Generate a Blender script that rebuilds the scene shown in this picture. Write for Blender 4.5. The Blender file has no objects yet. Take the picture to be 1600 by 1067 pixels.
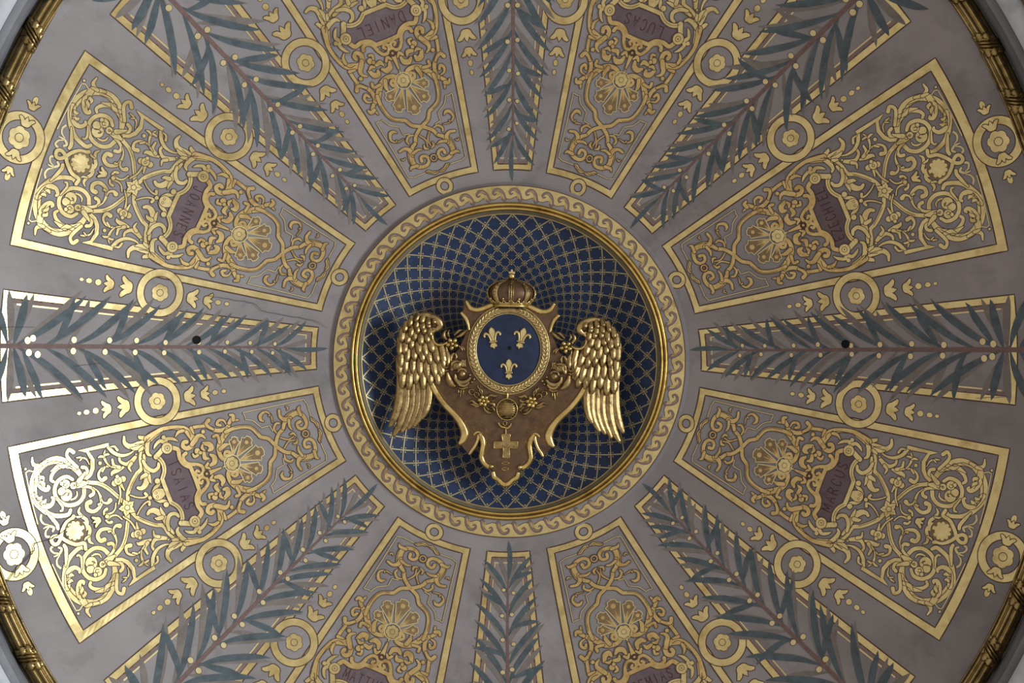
import bpy, math, random
import numpy as np
from mathutils import Vector, Matrix
random.seed(7)
PI = math.pi
SC = bpy.context.scene
COL = SC.collection

# ------------------------------------------------------------------ camera, world, lights, exposure
# camera at the origin looking straight up (+Z); image right = +X, image down = +Y
F = 1300.0
cam_d = bpy.data.cameras.new('camera'); cam = bpy.data.objects.new('camera', cam_d); COL.objects.link(cam)
cam.location = (0, 0, 0); cam.rotation_euler = (PI, 0, 0)
cam_d.sensor_fit = 'HORIZONTAL'; cam_d.sensor_width = 36.0; cam_d.lens = 36.0 * F / 1600.0
cam_d.clip_start = 0.05; cam_d.clip_end = 100
SC.camera = cam
wd = bpy.data.worlds.new('world'); SC.world = wd; wd.use_nodes = True
bg = wd.node_tree.nodes['Background']; bg.inputs[0].default_value = (1.0, 0.94, 0.88, 1); bg.inputs[1].default_value = 0.72

def area(name, loc, target, size, power, col):
    d = bpy.data.lights.new(name, 'AREA'); d.shape = 'RECTANGLE'; d.size, d.size_y = size; d.energy = power; d.color = col
    o = bpy.data.objects.new(name, d); COL.objects.link(o); o.location = loc
    o.rotation_euler = (Vector(target) - Vector(loc)).to_track_quat('-Z', 'Y').to_euler()
    return o
area('window_daylight', (10.2, -0.8, 1.3), (-3.0, 0.2, 5.6), (4.4, 5.6), 2300, (0.82, 0.93, 1.0))      # tall window across the room on the right
SC.view_settings.view_transform = 'Standard'; SC.view_settings.look = 'None'
SC.view_settings.exposure = 0.0; SC.view_settings.gamma = 1.0; SC.view_settings.use_curve_mapping = False

# ------------------------------------------------------------------ materials
def lin(c):
    return tuple(((v / 255) / 12.92 if v / 255 <= 0.04045 else ((v / 255 + 0.055) / 1.055) ** 2.4) for v in c) + (1,)

def mat(name, c1, c2=None, rough=0.6, metal=0.0, scale=6.0, detail=6.0, bump=0.0, bscale=40.0, c3=None, s3=1.5, rvar=0.0, stretch=None):
    m = bpy.data.materials.new(name); m.use_nodes = True
    nt = m.node_tree; b = nt.nodes['Principled BSDF']; L = nt.links.new
    b.inputs['Roughness'].default_value = rough; b.inputs['Metallic'].default_value = metal
    if metal < 0.1: b.inputs['Specular IOR Level'].default_value = 0.3
    tc = nt.nodes.new('ShaderNodeNewGeometry'); src = tc.outputs['Position']
    if stretch:
        mp = nt.nodes.new('ShaderNodeMapping'); mp.inputs['Scale'].default_value = stretch; L(src, mp.inputs[0]); src = mp.outputs[0]
    if c2 is None: c2 = c1
    n = nt.nodes.new('ShaderNodeTexNoise'); n.inputs['Scale'].default_value = scale; n.inputs['Detail'].default_value = detail
    n.inputs['Roughness'].default_value = 0.62; L(src, n.inputs['Vector'])
    r = nt.nodes.new('ShaderNodeValToRGB'); r.color_ramp.elements[0].position = 0.33; r.color_ramp.elements[1].position = 0.68
    r.color_ramp.elements[0].color = lin(c1); r.color_ramp.elements[1].color = lin(c2); L(n.outputs['Fac'], r.inputs[0])
    out = r.outputs[0]
    if c3:
        n3 = nt.nodes.new('ShaderNodeTexNoise'); n3.inputs['Scale'].default_value = s3; n3.inputs['Detail'].default_value = 8
        n3.inputs['Roughness'].default_value = 0.65; L(src, n3.inputs['Vector'])
        r3 = nt.nodes.new('ShaderNodeValToRGB'); r3.color_ramp.elements[0].position = 0.52; r3.color_ramp.elements[1].position = 0.74
        r3.color_ramp.elements[0].color = (0, 0, 0, 1); r3.color_ramp.elements[1].color = (1, 1, 1, 1); L(n3.outputs['Fac'], r3.inputs[0])
        mx = nt.nodes.new('ShaderNodeMix'); mx.data_type = 'RGBA'; L(r3.outputs[0], mx.inputs['Factor'])
        L(out, mx.inputs['A']); mx.inputs['B'].default_value = lin(c3); out = mx.outputs['Result']
    L(out, b.inputs['Base Color'])
    if rvar:
        mr = nt.nodes.new('ShaderNodeMapRange'); mr.inputs['From Min'].default_value = 0.3; mr.inputs['From Max'].default_value = 0.7
        mr.inputs['To Min'].default_value = rough - rvar; mr.inputs['To Max'].default_value = rough + rvar
        L(n.outputs['Fac'], mr.inputs['Value']); L(mr.outputs[0], b.inputs['Roughness'])
    if bump:
        nb = nt.nodes.new('ShaderNodeTexNoise'); nb.inputs['Scale'].default_value = bscale; nb.inputs['Detail'].default_value = 5; L(src, nb.inputs['Vector'])
        bp = nt.nodes.new('ShaderNodeBump'); bp.inputs['Strength'].default_value = bump; bp.inputs['Distance'].default_value = 0.01
        L(nb.outputs['Fac'], bp.inputs['Height']); L(bp.outputs[0], b.inputs['Normal'])
    return m
M = {}
M['plaster'] = mat('painted_plaster', (113, 106, 105), (131, 124, 123), rough=0.6, scale=1.6, detail=9, c3=(99, 92, 92), s3=2.3, bump=0.06, bscale=25)
M['gold'] = mat('gold_leaf', (181, 160, 108), (203, 183, 131), rough=0.265, metal=0.84, scale=9, detail=7, c3=(153, 131, 80), s3=7, rvar=0.03)
M['ochre'] = mat('gold_paint', (170, 143, 90), (192, 166, 112), rough=0.30, metal=0.76, scale=16, detail=5, c3=(146, 108, 62), s3=11)
M['pale'] = mat('pale_gold_line', (178, 160, 116), (196, 178, 134), rough=0.34, metal=0.6, scale=10)
M['brown'] = mat('brown_outline', (62, 42, 28), (76, 52, 36), rough=0.7, scale=20)
M['purple'] = mat('purple_brown_paint', (104, 86, 82), (118, 98, 93), rough=0.65, scale=8)
M['plaque'] = mat('plaque_purple', (86, 71, 75), (99, 83, 86), rough=0.65, scale=10, c3=(76, 62, 65), s3=6)
M['letter'] = mat('letter_paint', (58, 32, 32), (68, 38, 36), rough=0.7, scale=20)
M['umber'] = mat('shell_umber', (104, 84, 56), (122, 98, 66), rough=0.6, scale=20)
M['teal'] = mat('leaf_teal', (58, 66, 70), (76, 85, 89), rough=0.62, scale=14, c3=(50, 57, 60), s3=9)
M['leafbrown'] = mat('leaf_brown', (98, 89, 83), (112, 102, 96), rough=0.62, scale=12, c3=(88, 79, 74), s3=9)
M['stem'] = mat('stem_redbrown', (92, 70, 66), (106, 82, 76), rough=0.65, scale=30)
M['black'] = mat('hole_black', (6, 6, 7), (10, 10, 11), rough=0.9)
M['crack'] = mat('crack_dark', (66, 60, 62), (80, 74, 76), rough=0.9)
M['stone'] = mat('stone_white', (150, 150, 154), (170, 170, 173), rough=0.6, scale=3, c3=(134, 134, 138), s3=4)
M['stonegrey'] = mat('stone_grey', (98, 97, 100), (114, 113, 116), rough=0.6, scale=5)
M['blue'] = mat('deep_blue_paint', (27, 39, 66), (35, 50, 80), rough=0.5, scale=7, c3=(23, 33, 58), s3=5)
M['lattice'] = mat('lattice_gold', (150, 136, 104), (172, 158, 124), rough=0.42, metal=0.5, scale=12)
M['ringgold'] = mat('ring_gold', (176, 146, 78), (206, 176, 104), rough=0.3, metal=0.92, scale=8, c3=(140, 108, 50), s3=7)
M['covegrey'] = mat('cove_greige', (132, 120, 100), (150, 138, 116), rough=0.45, scale=12, metal=0.3)
M['bronze'] = mat('antique_gilding', (136, 112, 74), (178, 152, 104), rough=0.36, metal=0.95, scale=18, c3=(64, 47, 31), s3=16, bump=0.2, bscale=60)
M['bronzedark'] = mat('brown_gilding', (84, 61, 44), (104, 77, 54), rough=0.45, metal=0.6, scale=9, c3=(66, 46, 33), s3=7)
M['rimgold'] = mat('bright_rim_gilding', (180, 152, 92), (212, 186, 124), rough=0.26, metal=0.95, scale=10, c3=(130, 98, 54), s3=9)
M['shieldblue'] = mat('shield_blue', (18, 27, 50), (27, 39, 68), rough=0.5, scale=9)
M['lisgold'] = mat('lily_gold', (190, 168, 116), (212, 192, 140), rough=0.33, metal=0.8, scale=20)
M['antique'] = mat('cornice_gilding', (128, 106, 66), (166, 142, 94), rough=0.33, metal=0.93, scale=9, c3=(62, 48, 30), s3=8, bump=0.12, bscale=50)

# ------------------------------------------------------------------ painted layout: ideal polar -> photograph px -> dome
WX = np.array([-1.16, 0.79, 1.36, -6.27, -1.82, 4.96, -3.38, 0.26, 2.9, -2.16, -0.63, 0.34, 6.82, -2.78, -0.65, -0.53, -6.17, -4.79, 0.67, -1.02, 0.29])
WY = np.array([1.41, -6.21, -0.25, 1.53, 0.52, 0.41, 2.92, 10.7, 8.57, -5.29, 4.99, 0.6, -0.16, -2.09, -3.57, 0.92, 0.43, -0.6, -0.05, -2.23, -0.75])
def _basis(t, rho):
    s = (np.clip(rho, 270, 980) - 560) / 300; out = []
    for n in range(4):
        for fn in ((np.cos,) if n == 0 else (np.cos, np.sin)):
            for k in range(3): out.append(fn(n * t) * s ** k)
    return np.stack(out, -1)
def warp(t, rho):                       # irregular hand-set layout of the real dome (angle rad, radius px)
    t = np.asarray(t, float); rho = np.asarray(rho, float); B = _basis(t, rho)
    return 797 + rho * np.cos(t) + B @ WX, 548 + rho * np.sin(t) + B @ WY
def unwarp(px, py):
    px = np.asarray(px, float); py = np.asarray(py, float); ux, uy = px.copy(), py.copy()
    for _ in range(25):
        t = np.arctan2(uy - 548, ux - 797); r = np.hypot(ux - 797, uy - 548); wx, wy = warp(t, r)
        ux += px - wx; uy += py - wy
    return np.arctan2(uy - 548, ux - 797), np.hypot(ux - 797, uy - 548)
DA = 4.9; DC = np.array([-0.02, 0.10, 2.6])          # dome: sphere radius and centre
def on_dome(px, py, h=0.0):              # point of the dome seen at px, raised h metres towards the room
    px = np.asarray(px, float); py = np.asarray(py, float)
    d = np.stack([(px - 800) / F, (py - 533.5) / F, np.ones_like(px)], -1)
    A = DA - np.asarray(h, float)
    a = (d * d).sum(-1); b = -2 * (d @ DC); c = (DC @ DC) - A * A
    s = (-b + np.sqrt(b * b - 4 * a * c)) / (2 * a)
    return d * s[..., None]
def at(px, py, Z):
    return np.stack([(np.asarray(px, float) - 800) / F * Z, (np.asarray(py, float) - 533.5) / F * Z, np.zeros_like(np.asarray(px, float)) + Z], -1)

# ------------------------------------------------------------------ object helpers
def tag(o, label=None, cat=None, group=None, kind=None):
    if label: o['label'] = label
    if cat: o['category'] = cat
    if group: o['group'] = group
    if kind: o['kind'] = kind
    return o
def empty(name, loc=(0, 0, 0)):
    o = bpy.data.objects.new(name, None); COL.objects.link(o); o.location = loc; o.empty_display_size = 0.1
    return o
WORLD = {}
def obj(name, verts, faces, mats, parent=None, midx=None, smooth=False):
    me = bpy.data.meshes.new(name)
    v = np.asarray(verts, float)
    if parent is None: org = v.mean(0)
    else: org = np.array(WORLD.get(parent.name, parent.location))
    me.from_pydata((v - org).tolist(), [], faces)
    if not isinstance(mats, (list, tuple)): mats = [mats]
    for m in mats: me.materials.append(M[m])
    if midx is not None: me.polygons.foreach_set('material_index', np.asarray(midx, dtype=np.int32))
    if smooth: me.polygons.foreach_set('use_smooth', np.ones(len(me.polygons), bool))
    me.update()
    o = bpy.data.objects.new(name, me); COL.objects.link(o)
    if parent is None: o.location = org; WORLD[o.name] = tuple(org)
    else:
        o.parent = parent; WORLD[o.name] = tuple(org)   # parts share their parent's origin
    return o

def spline(P, n=8, closed=False):
    P = np.asarray(P, float)
    if len(P) < 3 and not closed: 
        return np.array([P[0] + (P[-1] - P[0]) * t for t in np.linspace(0, 1, n + 1)])
    if closed: Q = np.vstack([P[-1], P, P[0], P[1]])
    else: Q = np.vstack([2 * P[0] - P[1], P, 2 * P[-1] - P[-2]])
    out = []
    for i in range(1, len(Q) - 2):
        p0, p1, p2, p3 = Q[i - 1], Q[i], Q[i + 1], Q[i + 2]
        for t in np.linspace(0, 1, n, endpoint=False):
            out.append(0.5 * (2 * p1 + (p2 - p0) * t + (2 * p0 - 5 * p1 + 4 * p2 - p3) * t * t + (3 * p1 - p0 - 3 * p2 + p3) * t ** 3))
    if not closed: out.append(Q[-2])
    return np.array(out)
def wprofile(w, n):
    w = np.atleast_1d(np.asarray(w, float))
    return np.interp(np.linspace(0, 1, n), np.linspace(0, 1, len(w)), w)

class Paint:
    """flat painted shapes in local ideal px (x radial, y tangential); material index 0.. ; h = relief in 0.1 mm steps"""
    def __init__(s): s.v = []; s.f = []; s.m = []; s.h = []
    lvl = 0
    def _add(s, pts, faces, m, h):
        b = len(s.v); s.v += [tuple(p) for p in pts]; s.h += [h] * len(pts)
        s.f += [tuple(i + b for i in f) for f in faces]; s.m += [m] * len(faces)
    def poly(s, P, m, h, outline=0, mo=1):
        P = np.asarray(P, float)
        if outline:
            s.ribbon(P, outline * 2, mo, h - 0.00008, closed=True, n=1, raw=True)
        c = P.mean(0); n = len(P); Q = (P + c) / 2
        s._add(list(P) + list(Q) + [c], [(i, (i + 1) % n, n + (i + 1) % n, n + i) for i in range(n)] + [(n + i, n + (i + 1) % n, 2 * n) for i in range(n)], m, h)
    def ngon(s, P, m, h):
        s._add(P, [tuple(range(len(P)))], m, h)
    def disc(s, c, r, m, h, outline=0, n=20, ry=None, rot=0, mo=1):
        a = np.linspace(0, 2 * PI, n, endpoint=False); ry = ry or r
        x, y = r * np.cos(a), ry * np.sin(a)
        s.poly(np.stack([c[0] + x * math.cos(rot) - y * math.sin(rot), c[1] + x * math.sin(rot) + y * math.cos(rot)], -1), m, h, outline, mo)
    def ring(s, c, r1, r0, m, h, outline=0, n=48, mo=1):
        a = np.linspace(0, 2 * PI, n, endpoint=False); rows = [r1, (r1 * 2 + r0) / 3, (r1 + 2 * r0) / 3, r0] if r1 - r0 > 2 else [r1, r0]
        p = [(c[0] + q * math.cos(t), c[1] + q * math.sin(t)) for q in rows for t in a]
        s._add(p, [(j * n + i, j * n + (i + 1) % n, (j + 1) * n + (i + 1) % n, (j + 1) * n + i) for j in range(len(rows) - 1) for i in range(n)], m, h)
        if outline:
            for q in (r1, r0): s.ribbon([(c[0] + q * math.cos(t), c[1] + q * math.sin(t)) for t in a], outline * 1.7, mo, h + 0.0001, closed=True, raw=True)
    def ribbon(s, P, w, m, h, outline=0, closed=False, n=7, raw=False, cap=True, mo=1):
        C = np.asarray(P, float) if raw else spline(P, n, closed)
        W = wprofile(w, len(C)) / 2
        T = np.roll(C, -1, 0) - np.roll(C, 1, 0) if closed else np.gradient(C, axis=0)
        T /= np.maximum(np.linalg.norm(T, axis=1)[:, None], 1e-9); N = np.stack([-T[:, 1], T[:, 0]], -1)
        def go(e, mm, hh):
            ww = (W + e)[:, None]; k = len(C)
            rows = [C + N * ww, C, C - N * ww] if W.max() > 1.2 else [C + N * ww, C - N * ww]
            fc = [(j * k + i, j * k + (i + 1) % k, (j + 1) * k + (i + 1) % k, (j + 1) * k + i) for j in range(len(rows) - 1) for i in range(k if closed else k - 1)]
            s._add([p for r_ in rows for p in r_], fc, mm, hh)
            if cap and not closed:
                for end, sg in ((0, -1), (-1, 1)):
                    r = W[end] + e
                    if r > 0.5:
                        a0 = math.atan2(T[end][1] * sg, T[end][0] * sg)
                        aa = np.linspace(-PI / 2, PI / 2, 7) + a0
                        s._add([C[end]] + [(C[end][0] + r * math.cos(t), C[end][1] + r * math.sin(t)) for t in aa], [(0, i, i + 1) for i in range(1, 7)], mm, hh)
        if outline: go(outline, mo, h - 0.00008)
        go(0, m, h)
    def make(s, name, th, mats, parent=None, mirror=False, base=0.0012):
        v = np.asarray(s.v, float)
        if mirror: v = v * np.array([1, -1])
        r = np.hypot(v[:, 0], v[:, 1]); t = np.arctan2(v[:, 1], v[:, 0]) + th
        px, py = warp(t, r)
        return obj(name, on_dome(px, py, base + 0.4 * np.asarray(s.h)), s.f, mats, parent, s.m)

def polar_strip(name, t0, t1, rs, nt, fn, m, parent=None, smooth=True, closed=True):
    """revolved surface: rs = list of profile parameters, fn(theta array, p) -> points"""
    T = np.linspace(t0, t1, nt, endpoint=not closed)
    rows = [fn(T, p) for p in rs]; V = np.concatenate(rows); k = len(T); Fc = []
    for j in range(len(rs) - 1):
        for i in range(k if closed else k - 1):
            a, b = j * k + i, j * k + (i + 1) % k; Fc.append((a, b, b + k, a + k))
    return obj(name, V, Fc, m, parent, smooth=smooth)

# ------------------------------------------------------------------ structure: dome, oculus ring, cornice
def domefn(T, rho): return on_dome(*warp(T, np.full_like(T, rho)))
ceiling = polar_strip('ceiling', 0, 2 * PI, list(np.linspace(262, 874, 62)), 384, domefn, 'plaster')
tag(ceiling, 'taupe painted plaster dome ceiling around the blue oculus', 'ceiling', kind='structure')

OX, OY = 795.6, 564.5                     # axis of the oculus as photographed
def ringfn(T, p):
    r, z = p
    px, py = OX + r * np.cos(T), OY + r * np.sin(T)
    if z is None: return on_dome(px, py, 0.0)
    if isinstance(z, tuple):              # blend between dome surface and a level
        D = on_dome(px, py, 0.0)[:, 2]; return at(px, py, D * (1 - z[0]) + z[1] * z[0])
    return at(px, py, z)
ZD = 7.222
trim1 = polar_strip('trim_1', 0, 2 * PI, [(281.5, None), (280, (0.14, ZD)), (278.6, (0.4, ZD)), (277.4, (0.75, ZD)), (276.6, (0.93, ZD)), (276, (1.0, ZD)),
                    (274, ZD - 0.004), (249, ZD)], 256, ringfn, 'plaster')
tag(trim1, 'raised plaster ring around the blue oculus carrying the wave scroll', 'ring', kind='structure')
gr = [(249.5, ZD + 0.01), (248.6, ZD - 0.012), (247.4, ZD - 0.026), (245.6, ZD - 0.034), (243.8, ZD - 0.030), (242.6, ZD - 0.016), (242, ZD - 0.002)]
polar_strip('gold_bead', 0, 2 * PI, gr, 256, ringfn, 'ringgold', trim1)
gr2 = [(242, ZD), (241.6, ZD - 0.02), (240.4, ZD - 0.034), (238.6, ZD - 0.038), (236.8, ZD - 0.028), (236, ZD - 0.01)]
polar_strip('gold_bead', 0, 2 * PI, gr2, 256, ringfn, 'ringgold', trim1)
polar_strip('cove', 0, 2 * PI, [(236.2, ZD - 0.012), (234.6, ZD + 0.01), (233, ZD + 0.045), (231.6, ZD + 0.085), (231, ZD + 0.10)], 256, ringfn, 'covegrey', trim1)
polar_strip('gold_fillet', 0, 2 * PI, [(231.5, ZD + 0.086), (230.6, ZD + 0.080), (229.6, ZD + 0.084), (229.4, ZD + 0.11)], 256, ringfn, 'lisgold', trim1)

# blue cupola with its lattice
ZB = ZD + 0.105
def cupz(r): return ZB + 0.42 * (1 - (np.asarray(r, float) / 231.0) ** 2)
def cupfn(T, r): 
    return at(OX + r * np.cos(T), OY + r * np.sin(T), cupz(r))
cup = empty('lattice_cupola', tuple(at(OX, OY, ZB))); WORLD[cup.name] = tuple(at(OX, OY, ZB))
tag(cup, 'deep blue cupola with gold diamond lattice behind the winged crest', 'cupola')
polar_strip('vault', 0, 2 * PI, list(np.linspace(231, 2, 40)), 192, cupfn, 'blue', cup)
ROLL = math.radians(1.3); STEP = 0.936
def cup_pt(px, py, h):
    r = np.hypot(px - OX, py - OY); return at(px, py, cupz(r) - h)
for sg in (1, -1):
    for k in range(48):
        s = np.linspace(0, 27, 82); r = 230.3 * STEP ** s; t = ROLL + 2 * PI * k / 48 + sg * s * PI / 48
        C = np.stack([OX + r * np.cos(t), OY + r * np.sin(t)], -1)
        T = np.gradient(C, axis=0); T /= np.linalg.norm(T, axis=1)[:, None]; N = np.stack([-T[:, 1], T[:, 0]], -1)
        w = 1.2 * (r / 230) ** 1.15
        hh = 0.006 + (0.0006 if sg > 0 else 0)
        A, B = C + N * w[:, None], C - N * w[:, None]; n = len(C)
        V = np.concatenate([cup_pt(A[:, 0], A[:, 1], 0.0005), cup_pt(A[:, 0] - N[:, 0] * w * .25, A[:, 1] - N[:, 1] * w * .25, hh),
                            cup_pt(B[:, 0] + N[:, 0] * w * .25, B[:, 1] + N[:, 1] * w * .25, hh), cup_pt(B[:, 0], B[:, 1], 0.0005)])
        Fc = [(j * n + i, j * n + i + 1, (j + 1) * n + i + 1, (j + 1) * n + i) for j in range(3) for i in range(n - 1)]
        obj('lattice_strand', V, Fc, 'lattice', cup)
V = []; Fc = []
for half in range(0, 17):
    r = 230.3 * STEP ** half; sz = (1.35 if half < 7 else 1.35 - 0.09 * (half - 6)) * (r / 230) ** 0.5
    for k in range(48):
        t = ROLL + 2 * PI * k / 48 + (half % 2) * PI / 48
        for dr, dt in ((4.7, 0), (-4.7, 0), (0, 4.7), (0, -4.7)):
            q = r + dr * (r / 230) ** .7; tt = t + dt * (r / 230) ** .7 / r
            if q > 227: continue
            cx, cy = OX + q * math.cos(tt), OY + q * math.sin(tt); b = len(V)
            a = np.linspace(0, 2 * PI, 6, endpoint=False)
            V += cup_pt(cx + sz * np.cos(a), cy + sz * np.sin(a), 0.001).tolist() + cup_pt(np.array([cx]), np.array([cy]), 0.009).tolist()
            Fc += [(b + i, b + (i + 1) % 6, b + 6) for i in range(6)]
tag(obj('gold_studs', V, Fc, 'lattice', cup, smooth=True), kind='stuff')

# running wave scroll on the ring (64 waves)
def ring_paint(name, uv, faces, m, mats, h, parent):
    uv = np.asarray(uv, float); r = uv[:, 1]; t = uv[:, 0]
    return obj(name, at(OX + r * np.cos(t), OY + r * np.sin(t), ZD - 0.004 * np.clip((r - 249) / 25, 0, 1) - 0.0015 - np.asarray(h)), faces, mats, parent, m)
def wave_flat(P):                          # Paint in (u along, v from outer edge) -> angle, radius
    v = np.asarray(P.v, float); return np.stack([-v[:, 0] / 260.0, 275.0 - v[:, 1]], -1)
NW = 64; per = 2 * PI / NW * 260
uu = np.linspace(0, 2 * PI, NW * 12, endpoint=False)
crest = 19.0 + 2.2 * np.cos((uu * 260 / per) * 2 * PI)
for nm, lo, hi, mt, hh in (('wave_outline', 0 * uu - 0.8, crest + 0.9, 'brown', 0.0), ('wave_band', 0 * uu + 0.6, crest, 'gold', 0.0006)):
    k = len(uu); uv = np.concatenate([np.stack([-uu, 275 - lo], -1), np.stack([-uu, 275 - hi], -1)])
    ring_paint(nm, uv, [(i, (i + 1) % k, k + (i + 1) % k, k + i) for i in range(k)], None, mt, hh, trim1)
for k in range(NW):
    P = Paint(); u0 = k * per + per * 0.25
    hook = [(1.3, 21.5), (3.6, 12.5), (8.6, 6.6), (14.6, 6.2), (18.4, 10.4), (16.6, 14.0), (13.8, 12.6)]
    P.ribbon([(u0 + a, b) for a, b in hook], [6.0, 4.6, 4.0, 3.4, 2.6, 1.6, 0.8], 0, 0.0012, outline=0.55, n=5)
    for pts, w in (([(2.6, 20.0), (4.4, 15.0), (7.5, 11.5)], [2.2, 2.6, .4]), ([(5.6, 21), (6.2, 17), (7.5, 13)], [1, 1.8, .3]), ([(5.0, 10.6), (9.5, 7.4), (14, 7.2)], [.3, 1.1, .3])):
        P.ribbon([(u0 + a, b) for a, b in pts], w, 2, 0.0018, n=4)
    ring_paint('wave_curl', wave_flat(P), P.f, P.m, ['purple', 'brown', 'ochre'], np.array(P.h), trim1)

# outer gilded reeded moulding, cornice rings
def edgefn(T, p):
    rho, z = p; px, py = warp(T, np.full_like(T, rho)); return at(px, py, z)
ZE = 5.68
sec = []
for i in range(49):
    a = PI * i / 48; bump = 0.80 + 0.20 * abs(math.sin(a * 4.0)) ** 0.7
    sec.append((887 - 16.5 * math.cos(a) * bump, ZE - 0.088 * math.sin(a) ** 0.8 * bump))
trim2 = polar_strip('trim_2', 0, 2 * PI, sec, 360, edgefn, 'antique')
tag(trim2, 'gilded reeded moulding tied with ribbons round the dome edge', 'moulding', kind='structure')
polar_strip('fillet', 0, 2 * PI, [(867.5, ZE + 0.03), (868, ZE - 0.004), (870, ZE - 0.012), (871.5, ZE + 0.01)], 360, edgefn, 'antique', trim2)
trim3 = polar_strip('trim_3', 0, 2 * PI, [(900, 5.720), (904.5, 5.630), (907, 5.560), (911, 5.510), (915.5, 5.485), (916, 5.465), (917, 5.460), (928, 5.435), (928.6, 5.410)], 360, edgefn, 'stonegrey')
tag(trim3, 'grey stone cove between gilded moulding and pale cornice', 'cornice', kind='structure')
trim4 = polar_strip('trim_4', 0, 2 * PI, [(928.4, 5.420), (929.5, 5.405), (961, 5.370), (962, 5.390)], 360, edgefn, 'stone')
tag(trim4, 'pale stone cornice ring in the corners of the picture', 'cornice', kind='structure')
sec = [(975 - 14 * math.cos(PI * i / 24), 5.38 - 0.06 * math.sin(PI * i / 24) * (0.88 + 0.12 * abs(math.sin(PI * i / 24 * 3)))) for i in range(25)]
trim5 = polar_strip('trim_5', 0, 2 * PI, sec, 360, edgefn, 'antique')
tag(trim5, 'outermost gilded moulding seen at the picture corners', 'moulding', kind='structure')
polar_strip('backing', 0, 2 * PI, [(988, 5.380), (1010, 5.280), (1080, 4.980), (1300, 4.62)], 180, edgefn, 'stone', trim5)

# ribbon ties on the reeded moulding
def tie(th, idx):
    root_pt = edgefn(np.array([th]), (887, ZE - 0.09))[0]
    def P3(u, a, lift):                    # u px along the moulding, a angle across section
        rr = 887 - 17.2 * math.cos(a); px, py = warp(np.array([th + u / 887.0]), np.array([rr]))
        return at(px, py, ZE - (0.09 + lift) * max(math.sin(a), 0.02) ** 0.8)[0]
    V = []; Fc = []
    def band(u0, u1, w, lift):
        n = 14; b = len(V)
        for i in range(n + 1):
            t = i / n; a = 0.06 + (PI - 0.12) * t; u = u0 + (u1 - u0) * t
            V.extend([P3(u - w, a, -0.004), P3(u - w * .4, a, lift), P3(u + w * .4, a, lift), P3(u + w, a, -0.004)])
        for i in range(n):
            for j in range(3): q = b + i * 4 + j; Fc.append((q, q + 1, q + 5, q + 4))
    for d in (-9, -3, 3, 9): band(d - 13, d + 13, 3.2, 0.026 - abs(d) * 0.0006)
    o = obj('ribbon_tie', V, Fc, 'antique', trim2, smooth=True)
    # leaves spreading along the moulding on both sides
    for sg in (1, -1):
        for a0, L, w in ((0.5, 11, 5.0), (1.1, 17, 6.0), (1.75, 15, 6.0), (2.35, 10, 5.0)):
            V = []; Fc = []; n = 8
            off = 11 * (a0 - PI / 2) / (PI / 2)
            for i in range(n + 1):
                t = i / n; u = off + sg * (6 + L * t); ww = w * (math.sin(PI * min(t * .86 + .14, 1)) ** 0.7) * (1 + .45 * (i % 2)) + 0.2
                da = ww / 17; lf = 0.034 - 0.012 * t
                V.extend([P3(u, a0 - da, -0.002), P3(u + sg * 1.5, a0, lf), P3(u, a0 + da, -0.002)])
            for i in range(n):
                for j in range(2): q = i * 3 + j; Fc.append((q, q + 1, q + 4, q + 3))
            obj('leaf', V, Fc, 'antique', o, smooth=True)
for k in range(56):
    th = 2 * PI * k / 56; px, py = warp(np.array([th]), np.array([887.0]))
    if -60 < px[0] < 1660 and -60 < py[0] < 1127: tie(th, k)

# ------------------------------------------------------------------ painted ornament
OW = 1.05
GB = ['gold', 'brown', 'ochre', 'purple', 'pale', 'umber']
def sector_frame(P, half, r0, r1, wi, wo, bi, bo, m=0, h=0.0):
    """border of a wedge panel: angular half width, radii, side width inner/outer px, end widths"""
    n = 40
    def edge(e):                           # e=0 outer boundary, 1 inner boundary
        rr0, rr1 = r0 + bi * e, r1 - bo * e; pts = []
        def dx(r): return math.radians(half) - e * (wi + (wo - wi) * (r - r0) / (r1 - r0)) / r
        for r in np.linspace(rr0, rr1, n): pts.append((r * math.cos(dx(r)), r * math.sin(dx(r))))
        for q in np.linspace(1, -1, n // 2 + 1)[1:-1]: a = dx(rr1) * q; pts.append((rr1 * math.cos(a), rr1 * math.sin(a)))
        for r in np.linspace(rr1, rr0, n): pts.append((r * math.cos(dx(r)), -r * math.sin(dx(r))))
        for q in np.linspace(-1, 1, n // 2 + 1)[1:-1]: a = dx(rr0) * q; pts.append((rr0 * math.cos(a), rr0 * math.sin(a)))
        return np.array(pts)
    A, B = edge(0), edge(1); k = len(A)
    P._add(list(A) + list(B), [(i, (i + 1) % k, k + (i + 1) % k, k + i) for i in range(k)], m, h)
    for E_ in (A, B): P.ribbon(E_, 2.1, 1, h + 0.0002, closed=True, raw=True)
    return edge

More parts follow.
